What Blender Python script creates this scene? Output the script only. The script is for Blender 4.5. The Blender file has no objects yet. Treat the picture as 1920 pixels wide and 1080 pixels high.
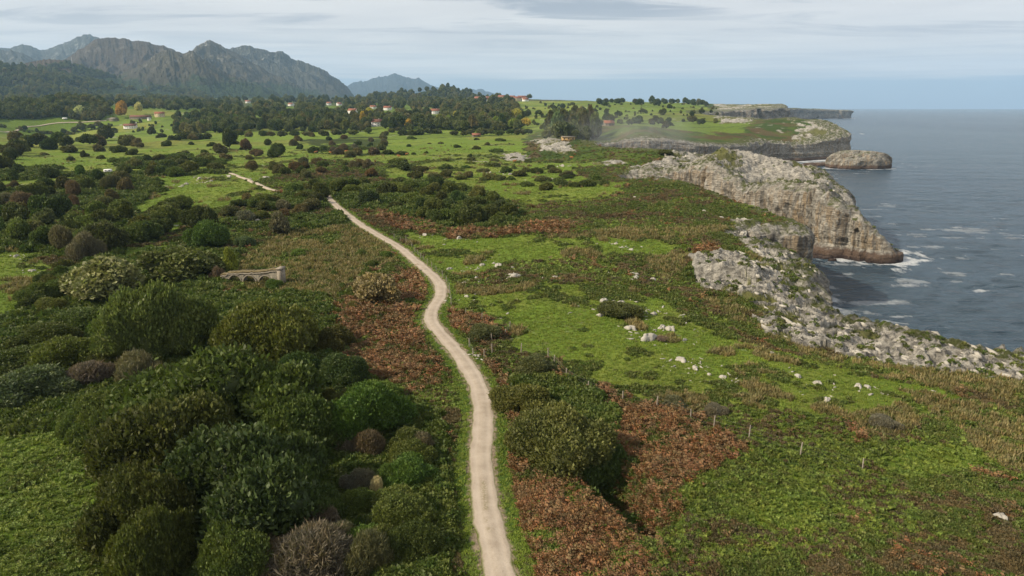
import bpy, math, random
import numpy as np
from mathutils import Vector, Matrix

# ------------------------------------------------------------------ camera, sky, sun, exposure
SC = bpy.context.scene
COL = SC.collection
CAMZ = 62.0
PITCH = math.radians(14.7)
FPX = 1300.0                      # focal length in pixels of a 1920 wide picture
cam_d = bpy.data.cameras.new("camera")
cam_d.sensor_width = 36.0
cam_d.lens = 36.0 * FPX / 1920.0
cam_d.clip_start = 1.0
cam_d.clip_end = 60000.0
cam = bpy.data.objects.new("camera", cam_d)
COL.objects.link(cam)
cam.location = (0, 0, CAMZ)
cam.rotation_euler = (math.radians(90) - PITCH, 0, 0)
SC.camera = cam

SUN_EL = math.radians(34)
SUN_AZ = math.radians(-112)       # measured from +Y towards +X
SUN_DIR = Vector((math.sin(SUN_AZ) * math.cos(SUN_EL), math.cos(SUN_AZ) * math.cos(SUN_EL), math.sin(SUN_EL)))
sun_d = bpy.data.lights.new("sun", 'SUN')
sun_d.energy = 4.9
sun_d.angle = math.radians(0.6)
sun_d.color = (1.0, 0.88, 0.70)
sun = bpy.data.objects.new("sun", sun_d)
COL.objects.link(sun)
sun.rotation_euler = (-SUN_DIR).to_track_quat('-Z', 'Y').to_euler()

world = bpy.data.worlds.new("World")
SC.world = world
world.use_nodes = True
SC.view_settings.view_transform = 'Standard'
SC.view_settings.look = 'None'
SC.view_settings.exposure = 0.30
SC.view_settings.gamma = 1.0
SC.cycles.max_bounces = 6
SC.cycles.diffuse_bounces = 2
SC.cycles.glossy_bounces = 2
SC.cycles.transmission_bounces = 2
SC.cycles.volume_bounces = 2
SC.cycles.transparent_max_bounces = 6
SC.cycles.caustics_reflective = False
SC.cycles.caustics_refractive = False


class NT:
    """small helper to write node trees"""
    def __init__(s, tree):
        s.t = tree
        s.t.nodes.clear()

    def n(s, kind, ins=None, **props):
        nd = s.t.nodes.new(kind)
        for k, v in props.items():
            setattr(nd, k, v)
        for k, v in (ins or {}).items():
            if isinstance(v, bpy.types.NodeSocket):
                s.t.links.new(v, nd.inputs[k])
            else:
                nd.inputs[k].default_value = v
        return nd

    def math(s, op, a, b=0.0, c=0.0, clamp=False):
        nd = s.t.nodes.new('ShaderNodeMath')
        nd.operation = op
        nd.use_clamp = clamp
        for i, v in enumerate((a, b, c)):
            if isinstance(v, bpy.types.NodeSocket):
                s.t.links.new(v, nd.inputs[i])
            else:
                nd.inputs[i].default_value = v
        return nd.outputs[0]

    def mapr(s, v, a, b, c=0.0, d=1.0, smooth=False):
        nd = s.n('ShaderNodeMapRange', {0: v, 1: a, 2: b, 3: c, 4: d})
        if smooth:
            nd.interpolation_type = 'SMOOTHSTEP'
        return nd.outputs[0]

    def mix(s, f, a, b, blend='MIX'):
        nd = s.t.nodes.new('ShaderNodeMix')
        nd.data_type = 'RGBA'
        nd.blend_type = blend
        for i, v in ((0, f), (6, a), (7, b)):
            if isinstance(v, bpy.types.NodeSocket):
                s.t.links.new(v, nd.inputs[i])
            else:
                nd.inputs[i].default_value = (*v, 1.0) if isinstance(v, tuple) and len(v) == 3 else v
        return nd.outputs[2]

    def noise(s, vec, scale, detail=3.0, rough=0.55, dist=0.0, out=0):
        nd = s.n('ShaderNodeTexNoise', {'Scale': scale, 'Detail': detail, 'Roughness': rough, 'Distortion': dist})
        if vec is not None:
            s.t.links.new(vec, nd.inputs['Vector'])
        return nd.outputs[out]

    def scale(s, vec, xyz):
        return s.n('ShaderNodeMapping', {'Vector': vec, 'Scale': xyz}).outputs[0]


def build_world():
    w = NT(world.node_tree)
    tc = w.n('ShaderNodeTexCoord').outputs['Generated']
    sep = w.n('ShaderNodeSeparateXYZ', {0: tc})
    z = sep.outputs[2]
    zz = w.math('MAXIMUM', w.math('ADD', z, 0.06), 0.02)
    cx = w.math('DIVIDE', sep.outputs[0], zz)
    cy = w.math('DIVIDE', sep.outputs[1], zz)
    pl = w.n('ShaderNodeCombineXYZ', {0: cx, 1: cy, 2: 0.0}).outputs[0]
    sky = w.n('ShaderNodeTexSky', sky_type='NISHITA', sun_disc=False, sun_elevation=SUN_EL,
              sun_rotation=SUN_AZ, altitude=60.0, air_density=1.0, dust_density=1.0, ozone_density=1.0).outputs[0]
    skyc = w.mix(1.0, sky, (0.08, 0.08, 0.08), 'MULTIPLY')
    n1 = w.noise(w.scale(pl, (0.45, 0.8, 1)), 1.0, 6.0, 0.55, 0.4)
    n2 = w.noise(w.scale(pl, (.55, 1.5, 1)), 1.0, 7.0, 0.60, 0.6)
    base = w.mix(w.mapr(n1, 0.35, 0.7), (0.66, 0.645, 0.645), (0.80, 0.775, 0.75))
    # thin darker wisps, gathered high in the sky
    hi = w.mapr(z, 0.055, 0.125)
    wisp = w.math('MULTIPLY', w.mapr(n2, 0.47, 0.62, 0, 1, True), hi, clamp=True)
    n3 = w.noise(w.scale(pl, (0.22, 0.35, 1)), 1.0, 2.0)
    wisp = w.math('MULTIPLY', wisp, w.mapr(n3, 0.30, 0.46), clamp=True)
    base = w.mix(w.math('MULTIPLY', wisp, 0.95), base, (0.36, 0.38, 0.43))
    # streaky bank low over the horizon, clear blue below it
    lowv = w.scale(tc, (3.0, 3.0, 90.0))
    n4 = w.noise(lowv, 1.0, 5.0, 0.55, 0.3)
    edge = w.math('ADD', z, w.math('MULTIPLY', w.math('SUBTRACT', n4, 0.5), 0.035))
    low = w.mapr(edge, 0.030, 0.046, 0, 1, True)
    blue = w.mix(w.mapr(z, 0.0, 0.05), (0.36, 0.45, 0.54), (0.38, 0.48, 0.57))
    streak = w.noise(w.scale(tc, (2.2, 2.2, 130.0)), 1.3, 4.0, 0.6)
    base = w.mix(w.math('MULTIPLY', w.mapr(z, 0.11, 0.045), w.mapr(streak, 0.45, 0.7, 0, .55)), base, (0.40, 0.46, 0.53))
    base = w.mix(w.math('MULTIPLY', w.mapr(z, 0.075, 0.045), w.mapr(streak, 0.52, 0.36, 0, .5), clamp=True), base, (0.68, 0.69, 0.70))
    col = w.mix(low, blue, base)
    col = w.mix(0.12, col, skyc)
    # ground half of the world: neutral
    bg = w.n('ShaderNodeBackground', {'Color': col, 'Strength': 1.0})
    w.n('ShaderNodeOutputWorld', {0: bg.outputs[0]})


build_world()

# ------------------------------------------------------------------ numeric helpers
rng = np.random.default_rng(7)
_TAB = np.random.default_rng(11).random((512, 512)).astype(np.float32)


def vnoise(x, y, seed=0):
    x = np.asarray(x, dtype=np.float64) + seed * 37.17
    y = np.asarray(y, dtype=np.float64) + seed * 91.7
    xi = np.floor(x)
    yi = np.floor(y)
    fx = (x - xi).astype(np.float32)
    fy = (y - yi).astype(np.float32)
    xi = xi.astype(np.int64) & 511
    yi = yi.astype(np.int64) & 511
    x1 = (xi + 1) & 511
    y1 = (yi + 1) & 511
    fx = fx * fx * (3 - 2 * fx)
    fy = fy * fy * (3 - 2 * fy)
    a = _TAB[yi, xi]
    b = _TAB[yi, x1]
    c = _TAB[y1, xi]
    d = _TAB[y1, x1]
    return (a + (b - a) * fx) * (1 - fy) + (c + (d - c) * fx) * fy


def fbm(x, y, oct=4, seed=0, gain=0.5):
    s = 0
    a = 1.0
    t = 0.0
    for i in range(oct):
        s = s + a * vnoise(x, y, seed + i * 3)
        t += a
        a *= gain
        x = x * 2.03
        y = y * 2.03
    return s / t            # 0..1


def ridged(x, y, oct=4, seed=0, gain=0.5):
    s = 0
    a = 1.0
    t = 0.0
    for i in range(oct):
        v = vnoise(x, y, seed + i * 5)
        s = s + a * (1 - np.abs(2 * v - 1))
        t += a
        a *= gain
        x = x * 2.1
        y = y * 2.1
    return s / t


def lod(fn, x, y, s, ax, ay, *args):
    """noise whose grain grows with S in octave steps, blended between two of them"""
    s = np.maximum(np.broadcast_to(s, np.shape(x)), 1e-3)
    l = np.log2(s)
    l0 = np.floor(l)
    f = (l - l0)
    f = f * f * (3 - 2 * f)
    k0 = 2.0 ** l0
    a = fn(x / (ax * k0) + l0 * 13.7, y / (ay * k0) + l0 * 7.1, *args)
    l1 = l0 + 1
    b = fn(x / (ax * k0 * 2) + l1 * 13.7, y / (ay * k0 * 2) + l1 * 7.1, *args)
    return a * (1 - f) + b * f


def sstep(x, a, b):
    t = np.clip((x - a) / (b - a), 0, 1)
    return t * t * (3 - 2 * t)


SP, CP = math.sin(PITCH), math.cos(PITCH)


def ray(px, py):
    xc = (px - 960.0) / FPX
    yc = (540.0 - py) / FPX
    return (xc, CP + yc * SP, -SP + yc * CP)


def P(px, py, z=26.0):
    """point of the plane at height z seen in that direction"""
    d = ray(px, py)
    t = (z - CAMZ) / d[2]
    return (d[0] * t, d[1] * t, z)


def Q(px, py, dist):
    d = ray(px, py)
    return (d[0] * dist, d[1] * dist, CAMZ + d[2] * dist)


def mesh_from(name, verts, faces, uvs=None):
    """verts (n,3); faces = (m,k) array or list of such arrays"""
    me = bpy.data.meshes.new(name)
    v = np.ascontiguousarray(verts, dtype=np.float32)
    if not isinstance(faces, (list, tuple)):
        faces = [faces]
    faces = [np.asarray(f, dtype=np.int32) for f in faces if len(f)]
    me.vertices.add(len(v))
    me.vertices.foreach_set("co", v.ravel())
    nl = sum(f.size for f in faces)
    npoly = sum(len(f) for f in faces)
    me.loops.add(nl)
    me.polygons.add(npoly)
    me.loops.foreach_set("vertex_index", np.concatenate([f.ravel() for f in faces]).astype(np.int32))
    tot = np.concatenate([np.full(len(f), f.shape[1], dtype=np.int32) for f in faces])
    st = np.concatenate([[0], np.cumsum(tot)[:-1]]).astype(np.int32)
    me.polygons.foreach_set("loop_start", st)
    me.update(calc_edges=True)
    return me


def vcol(me, name, rgb):
    at = me.color_attributes.new(name, 'FLOAT_COLOR', 'POINT')
    a = np.ones((len(rgb), 4), dtype=np.float32)
    a[:, :rgb.shape[1]] = rgb
    at.data.foreach_set("color", a.ravel())


def fattr(me, name, vals, dom='FACE'):
    at = me.attributes.new(name, 'FLOAT', dom)
    at.data.foreach_set("value", np.asarray(vals, dtype=np.float32))


def smooth(me):
    me.polygons.foreach_set("use_smooth", np.ones(len(me.polygons), dtype=bool))


def link(name, me, mat=None, parent=None, loc=None):
    o = bpy.data.objects.new(name, me)
    COL.objects.link(o)
    if mat is not None and me is not None and not me.materials:
        for m in (mat if isinstance(mat, (list, tuple)) else [mat]):
            me.materials.append(m)
    if parent is not None:
        o.parent = parent
    if loc is not None:
        o.location = loc
    return o


def tag(o, label=None, cat=None, group=None, kind=None):
    if label:
        o["label"] = label
    if cat:
        o["category"] = cat
    if group:
        o["group"] = group
    if kind:
        o["kind"] = kind
    return o


def grid_faces(nr, nc):
    i = np.arange(nr - 1)[:, None] * nc + np.arange(nc - 1)[None, :]
    i = i.ravel()
    return np.stack([i, i + 1, i + nc + 1, i + nc], axis=1)


# ------------------------------------------------------------------ coast
coast_raw = [
    (330, -60), (250, 10), (150, 70), (103, 92), (80, 112), (72, 124), (64, 138), (68, 149), (73, 160), (75, 172), (71, 181),
    (65, 188), (61, 194), (65, 202), (76, 206), (89, 208), (93, 215), (92, 228), (90, 245), (86, 270), (82, 300), (72, 330), (58, 350), (54, 366),
    (64, 376), (84, 372), (100, 352), (113, 332), (126, 312), (133, 299), (138, 289), (143, 290), (145, 285), (149, 281), (155, 279),
    (161, 282), (160, 296), (157, 318), (160, 345), (165, 372), (162, 398), (145, 425), (118, 465), (85, 515),
    (72, 565), (80, 604), (130, 622), (200, 655), (262, 745), (290, 800), (330, 822), (372, 850), (410, 868), (424, 890), (430, 930),
    (436, 1000), (430, 1100), (405, 1230), (385, 1400), (420, 1560), (500, 1650), (590, 1690), (660, 1750), (710, 1850), (790, 2100), (1250, 3200),
    (1500, 3600), (1780, 3750), (1825, 3980), (1640, 4500), (1500, 5600), (1400, 9000), (1400, 14000)]


def catmull(pts, step_fn):
    out = []
    p = np.array(pts, dtype=float)
    for i in range(len(p) - 1):
        p0 = p[max(i - 1, 0)]
        p1 = p[i]
        p2 = p[i + 1]
        p3 = p[min(i + 2, len(p) - 1)]
        L = np.linalg.norm(p2 - p1)
        n = max(2, int(L / step_fn(p1)))
        for k in range(n):
            t = k / n
            out.append(0.5 * ((2 * p1) + (-p0 + p2) * t + (2 * p0 - 5 * p1 + 4 * p2 - p3) * t * t + (-p0 + 3 * p1 - 3 * p2 + p3) * t ** 3))
    out.append(p[-1])
    return np.array(out)


coast = catmull(coast_raw, lambda q: max(4.0, np.linalg.norm(q) * 0.013))
_r = np.linalg.norm(coast, axis=1)
_amp = np.clip(_r * 0.008, 1.2, 45)
_n1 = fbm(coast[:, 0] / np.clip(_r * .03, 9, 400), coast[:, 1] / np.clip(_r * .03, 9, 400), 3, 5) - 0.5
_n2 = fbm(coast[:, 0] / np.clip(_r * .03, 9, 400), coast[:, 1] / np.clip(_r * .03, 9, 400), 3, 25) - 0.5
coast = coast + np.stack([_n1, _n2], 1) * 2.0 * _amp[:, None]


def seg_sdf(px, py, poly, close_left=True):
    """signed distance to the coast, positive on land (land lies left of the travelling line)"""
    best = np.full(px.shape, 1e12)
    for i in range(len(poly) - 1):
        ax, ay = poly[i]
        bx, by = poly[i + 1]
        dx, dy = bx - ax, by - ay
        L2 = dx * dx + dy * dy + 1e-9
        t = np.clip(((px - ax) * dx + (py - ay) * dy) / L2, 0, 1)
        d2 = (px - ax - t * dx) ** 2 + (py - ay - t * dy) ** 2
        np.minimum(best, d2, out=best)
    full = np.vstack([poly, [[-30000, 14000], [-30000, -3000], [330, -3000]]])
    ins = pip(px, py, full)
    return np.where(ins, 1, -1) * np.sqrt(best)


def pip(px, py, poly):
    ins = np.zeros(px.shape, dtype=bool)
    n = len(poly)
    for i in range(n):
        x1, y1 = poly[i][0], poly[i][1]
        x2, y2 = poly[(i + 1) % n][0], poly[(i + 1) % n][1]
        if y1 == y2:
            continue
        c = ((y1 > py) != (y2 > py)) & (px < (x2 - x1) * (py - y1) / (y2 - y1) + x1)
        ins ^= c
    return ins


class GridF:
    def __init__(s, x0, x1, y0, y1, st, fn):
        s.x0, s.y0, s.st = x0, y0, st
        s.x1, s.y1 = x1, y1
        xs = np.arange(x0, x1 + st, st)
        ys = np.arange(y0, y1 + st, st)
        X, Y = np.meshgrid(xs, ys)
        s.v = fn(X, Y).astype(np.float32)

    def __call__(s, x, y):
        gx = np.clip((x - s.x0) / s.st, 0, s.v.shape[1] - 1.001)
        gy = np.clip((y - s.y0) / s.st, 0, s.v.shape[0] - 1.001)
        ix = gx.astype(int)
        iy = gy.astype(int)
        fx = gx - ix
        fy = gy - iy
        v = s.v
        return (v[iy, ix] * (1 - fx) + v[iy, ix + 1] * fx) * (1 - fy) + (v[iy + 1, ix] * (1 - fx) + v[iy + 1, ix + 1] * fx) * fy

    def inside(s, x, y):
        return (x > s.x0) & (x < s.x1) & (y > s.y0) & (y < s.y1)


_near = coast[np.linalg.norm(coast, axis=1) < 1400]
_sdf1 = GridF(0, 560, 20, 1160, 2.5, lambda X, Y: seg_sdf(X, Y, coast[:len(_near) + 3]) if False else seg_sdf(X, Y, coast))
_sdf2 = GridF(-3000, 6000, -200, 9000, 25.0, lambda X, Y: seg_sdf(X, Y, coast))


def coast_d(x, y):
    d2 = _sdf2(x, y)
    d1 = _sdf1(x, y)
    return np.where(_sdf1.inside(x, y), d1, d2)


# ------------------------------------------------------------------ height of the land
ctrl = []
for (a, b, z) in [(935, 1080, 26), (100, 1080, 25), (1850, 1080, 26), (-500, 1080, 24.5), (2400, 1080, 26),
                  (960, 700, 26), (300, 700, 24.5), (-300, 700, 24), (1500, 760, 25.3), (2300, 800, 23), (1900, 780, 24), (1900, 690, 23),
                  (1200, 620, 26), (1420, 600, 25), (1560, 590, 22.5), (1420, 500, 26.5), (1350, 530, 25),
                  (620, 380, 27), (300, 450, 25), (0, 480, 24.5), (100, 330, 26), (500, 340, 27), (-300, 340, 26), (0, 262, 28), (300, 262, 28),
                  (600, 300, 28), (800, 300, 27), (1000, 290, 27), (1000, 400, 26.5), (1300, 440, 26.5), (1460, 424, 26.5), (1500, 425, 26),
                  (1300, 357, 27.5), (1180, 332, 27.5), (1380, 385, 26.7), (1090, 303, 27), (800, 400, 26), (850, 500, 26), (500, 560, 24.5),
                  (400, 238, 31), (700, 240, 31), (100, 232, 32), (-300, 230, 32), (900, 252, 29), (1050, 258, 30), (1000, 240, 33)]:
    ctrl.append(P(a, b, z))
for (a, b, dd) in [(1400, 338, 345), (1500, 352, 320), (1560, 365, 301), (1590, 398, 290), (1300, 315, 400), (1200, 298, 430), (1130, 296, 450),
                   (1350, 297, 372), (1250, 292, 430),
                   (1190, 240, 655), (1150, 262, 640), (1250, 252, 660), (1330, 262, 690), (1090, 262, 620), (1420, 262, 780), (1480, 268, 850),
                   (1560, 232, 945), (1520, 224, 1000), (1450, 235, 960), (1480, 222, 1050), (1400, 240, 960), (1350, 236, 1000),
                   (1250, 240, 850), (1250, 215, 1250), (1250, 200, 1700), (1250, 193, 2100), (1400, 224, 1150), (1400, 212, 1500),
                   (1365, 201, 1750), (1400, 198, 1800), (1450, 197, 1850), (1330, 204, 1750), (1500, 203, 3900), (1560, 206, 4000), (1450, 203, 3000),
                   (1100, 230, 950), (1100, 207, 1500), (1100, 191, 2300), (1180, 192, 2200), (1000, 215, 1300), (1000, 188, 2500),
                   (900, 186, 2500), (950, 184, 2500), (850, 205, 1600), (850, 182, 3000),
                   (700, 220, 1250), (700, 203, 1900), (700, 190, 2900), (400, 220, 1250), (400, 203, 1900), (400, 188, 2900),
                   (100, 215, 1250), (100, 200, 1900), (100, 180, 2800), (-300, 215, 1250), (-300, 195, 1900), (-300, 170, 2900),
                   (-300, 180, 6000), (300, 185, 6000), (900, 190, 6000), (1300, 200, 6000)]:
    ctrl.append(Q(a, b, dd))
ctrl = np.array(ctrl)


def lp(x, y):
    return np.arctan2(x, y) * 2.2, np.log(np.hypot(x, y) + 1.0)


_ca, _cl = lp(ctrl[:, 0], ctrl[:, 1])


def _k(r2):
    return np.sqrt(r2 + 0.004)


_A = _k((_ca[:, None] - _ca[None]) ** 2 + (_cl[:, None] - _cl[None]) ** 2)
_n = len(ctrl)
_M = np.zeros((_n + 1, _n + 1))
_M[:_n, :_n] = _A + np.eye(_n) * 0.0002
_M[_n, :_n] = 1
_M[:_n, _n] = 1
_wts = np.linalg.solve(_M, np.concatenate([ctrl[:, 2], [0]]))


class PolarH:
    def __init__(s):
        s.a = np.linspace(-1.3 * 2.2, 1.3 * 2.2, 420)
        s.l = np.linspace(math.log(8), math.log(9000), 460)
        A, L = np.meshgrid(s.a, s.l)
        v = np.full(A.shape, _wts[_n])
        for i in range(_n):
            v = v + _wts[i] * _k((A - _ca[i]) ** 2 + (L - _cl[i]) ** 2)
        s.v = v

    def __call__(s, x, y):
        a, l = lp(x, y)
        gx = np.clip((a - s.a[0]) / (s.a[1] - s.a[0]), 0, len(s.a) - 1.001)
        gy = np.clip((l - s.l[0]) / (s.l[1] - s.l[0]), 0, len(s.l) - 1.001)
        ix = gx.astype(int)
        iy = gy.astype(int)
        fx = gx - ix
        fy = gy - iy
        v = s.v
        return (v[iy, ix] * (1 - fx) + v[iy, ix + 1] * fx) * (1 - fy) + (v[iy + 1, ix] * (1 - fx) + v[iy + 1, ix + 1] * fx) * fy


_H0 = PolarH()


_CAVE = P(1342, 556, 25)
_DIP = [P(1100, 868)[:2], P(1150, 905)[:2], P(1215, 975)[:2]]


def hbase(x, y):
    h = _H0(x, y)
    # rounded dome on the second headland
    h = h + 6.5 * np.exp(-((np.abs(x - 134) / 27) ** 3 + ((y - 372) / 15) ** 2))
    # brow of the first headland
    h = h + 1.5 * np.exp(-(((x - 128) / 16) ** 2 + ((y - 318) / 12) ** 2))
    # low wedge at the tip of the headland, sinking to the water
    t = sstep(x + (290 - y) * 0.35, 143.5, 160) * ((y > 265) & (y < 320) & (x > 138))
    w = 19.5 - 15.5 * np.clip((x + (290 - y) * 0.2 - 142) / 18.0, 0, 1)
    h = np.where(t > 0, np.minimum(h, h * (1 - np.minimum(1, t * 6)) + w * np.minimum(1, t * 6)), h)
    # shaded hollow beside the big gorse bush
    for i in range(len(_DIP) - 1):
        (ax, ay), (bx, by) = _DIP[i], _DIP[i + 1]
        dx, dy = bx - ax, by - ay
        tt = np.clip(((x - ax) * dx + (y - ay) * dy) / (dx * dx + dy * dy), 0, 1)
        q2 = (x - ax - tt * dx) ** 2 + (y - ay - tt * dy) ** 2
        h = h - 2.6 * np.exp(-q2 / 4.5)
    # raised block of karst over the little cave, steep on the side of the meadow
    tt = sstep((x - 43) * .25 + (y - 146) * .97, -1.6, -.2) * sstep(x, 36, 41) * sstep(x, 56, 50) * sstep(y, 166, 154)
    h = h + 3.8 * tt
    h = h - 4.2 * np.exp(-(((x - _CAVE[0]) / 2.6) ** 2 + ((y - _CAVE[1]) / 1.7) ** 2) ** 2)
    return h


def ground_xy(px, py):
    """point of the land seen at that picture point"""
    d = ray(px, py)
    t = 25.0
    prev = t
    while t < 9000:
        x, y, z = d[0] * t, d[1] * t, CAMZ + d[2] * t
        g = float(_H0(np.array(x), np.array(y)))
        if z <= g:
            break
        prev = t
        t *= 1.01
    lo, hi = prev, t
    for _ in range(20):
        m = (lo + hi) / 2
        x, y, z = d[0] * m, d[1] * m, CAMZ + d[2] * m
        if z <= float(_H0(np.array(x), np.array(y))):
            hi = m
        else:
            lo = m
    return d[0] * hi, d[1] * hi, hi


# ------------------------------------------------------------------ paths
path_px = [(990, 1300), (950, 1130), (938, 1080), (922, 1010), (913, 960), (906, 900), (903, 850), (905, 800), (905, 760), (896, 722), (873, 682),
           (850, 652), (823, 622), (808, 600), (812, 577), (826, 556), (824, 532), (803, 510), (776, 487), (750, 465), (716, 445),
           (682, 425), (652, 403), (632, 387), (622, 377), (612, 366)]
track_px = [(412, 325), (428, 328), (446, 331), (462, 337), (478, 345), (500, 353), (525, 358), (548, 361)]
lane_px = [(-120, 256), (-40, 250), (30, 242), (75, 236), (110, 230), (150, 228), (200, 226)]
trail_px = [(945, 258), (951, 255), (957, 260), (968, 266)]


def world_line(px, step):
    pts = [ground_xy(a, b)[:2] for a, b in px]
    return catmull(pts, lambda q: step)


path_c = world_line(path_px, 0.7)
track_c = world_line(track_px, 3.0)
lane_c = world_line(lane_px, 12.0)


def line_dist(x, y, line, sub=1):
    best = np.full(x.shape, 1e9)
    L = line[::sub]
    x0, x1 = L[:, 0].min() - 12, L[:, 0].max() + 12
    y0, y1 = L[:, 1].min() - 12, L[:, 1].max() + 12
    m = (x > x0) & (x < x1) & (y > y0) & (y < y1)
    if not m.any():
        return best
    xm, ym = x[m], y[m]
    b = np.full(xm.shape, 1e9)
    for i in range(len(L) - 1):
        ax, ay = L[i]
        dx, dy = L[i + 1] - L[i]
        t = np.clip(((xm - ax) * dx + (ym - ay) * dy) / (dx * dx + dy * dy + 1e-9), 0, 1)
        np.minimum(b, (xm - ax - t * dx) ** 2 + (ym - ay - t * dy) ** 2, out=b)
    best[m] = np.sqrt(b)
    return best


# raster of distance to the path for speed
_pathd = GridF(-80, 25, 20, 300, 0.7, lambda X, Y: np.minimum(line_dist(X, Y, path_c, 3), 14))


def path_dist(x, y):
    return np.where(_pathd.inside(x, y), _pathd(x, y), 14.0)


# ------------------------------------------------------------------ ground cover map (world polygons)
def wp(pts):
    out = []
    for a, b in pts:
        z = 26.0
        if b < 207:
            q = Q(a, b, 1700 + (207 - b) * 75)
            out.append(q[:2])
            continue
        for _ in range(14):
            q = P(a, b, z)
            z = 0.5 * z + 0.5 * float(_H0(np.array(q[0]), np.array(q[1])))
            z = min(z, 60 - 0.0)
        out.append(P(a, b, z)[:2])
    return np.array(out)


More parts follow.
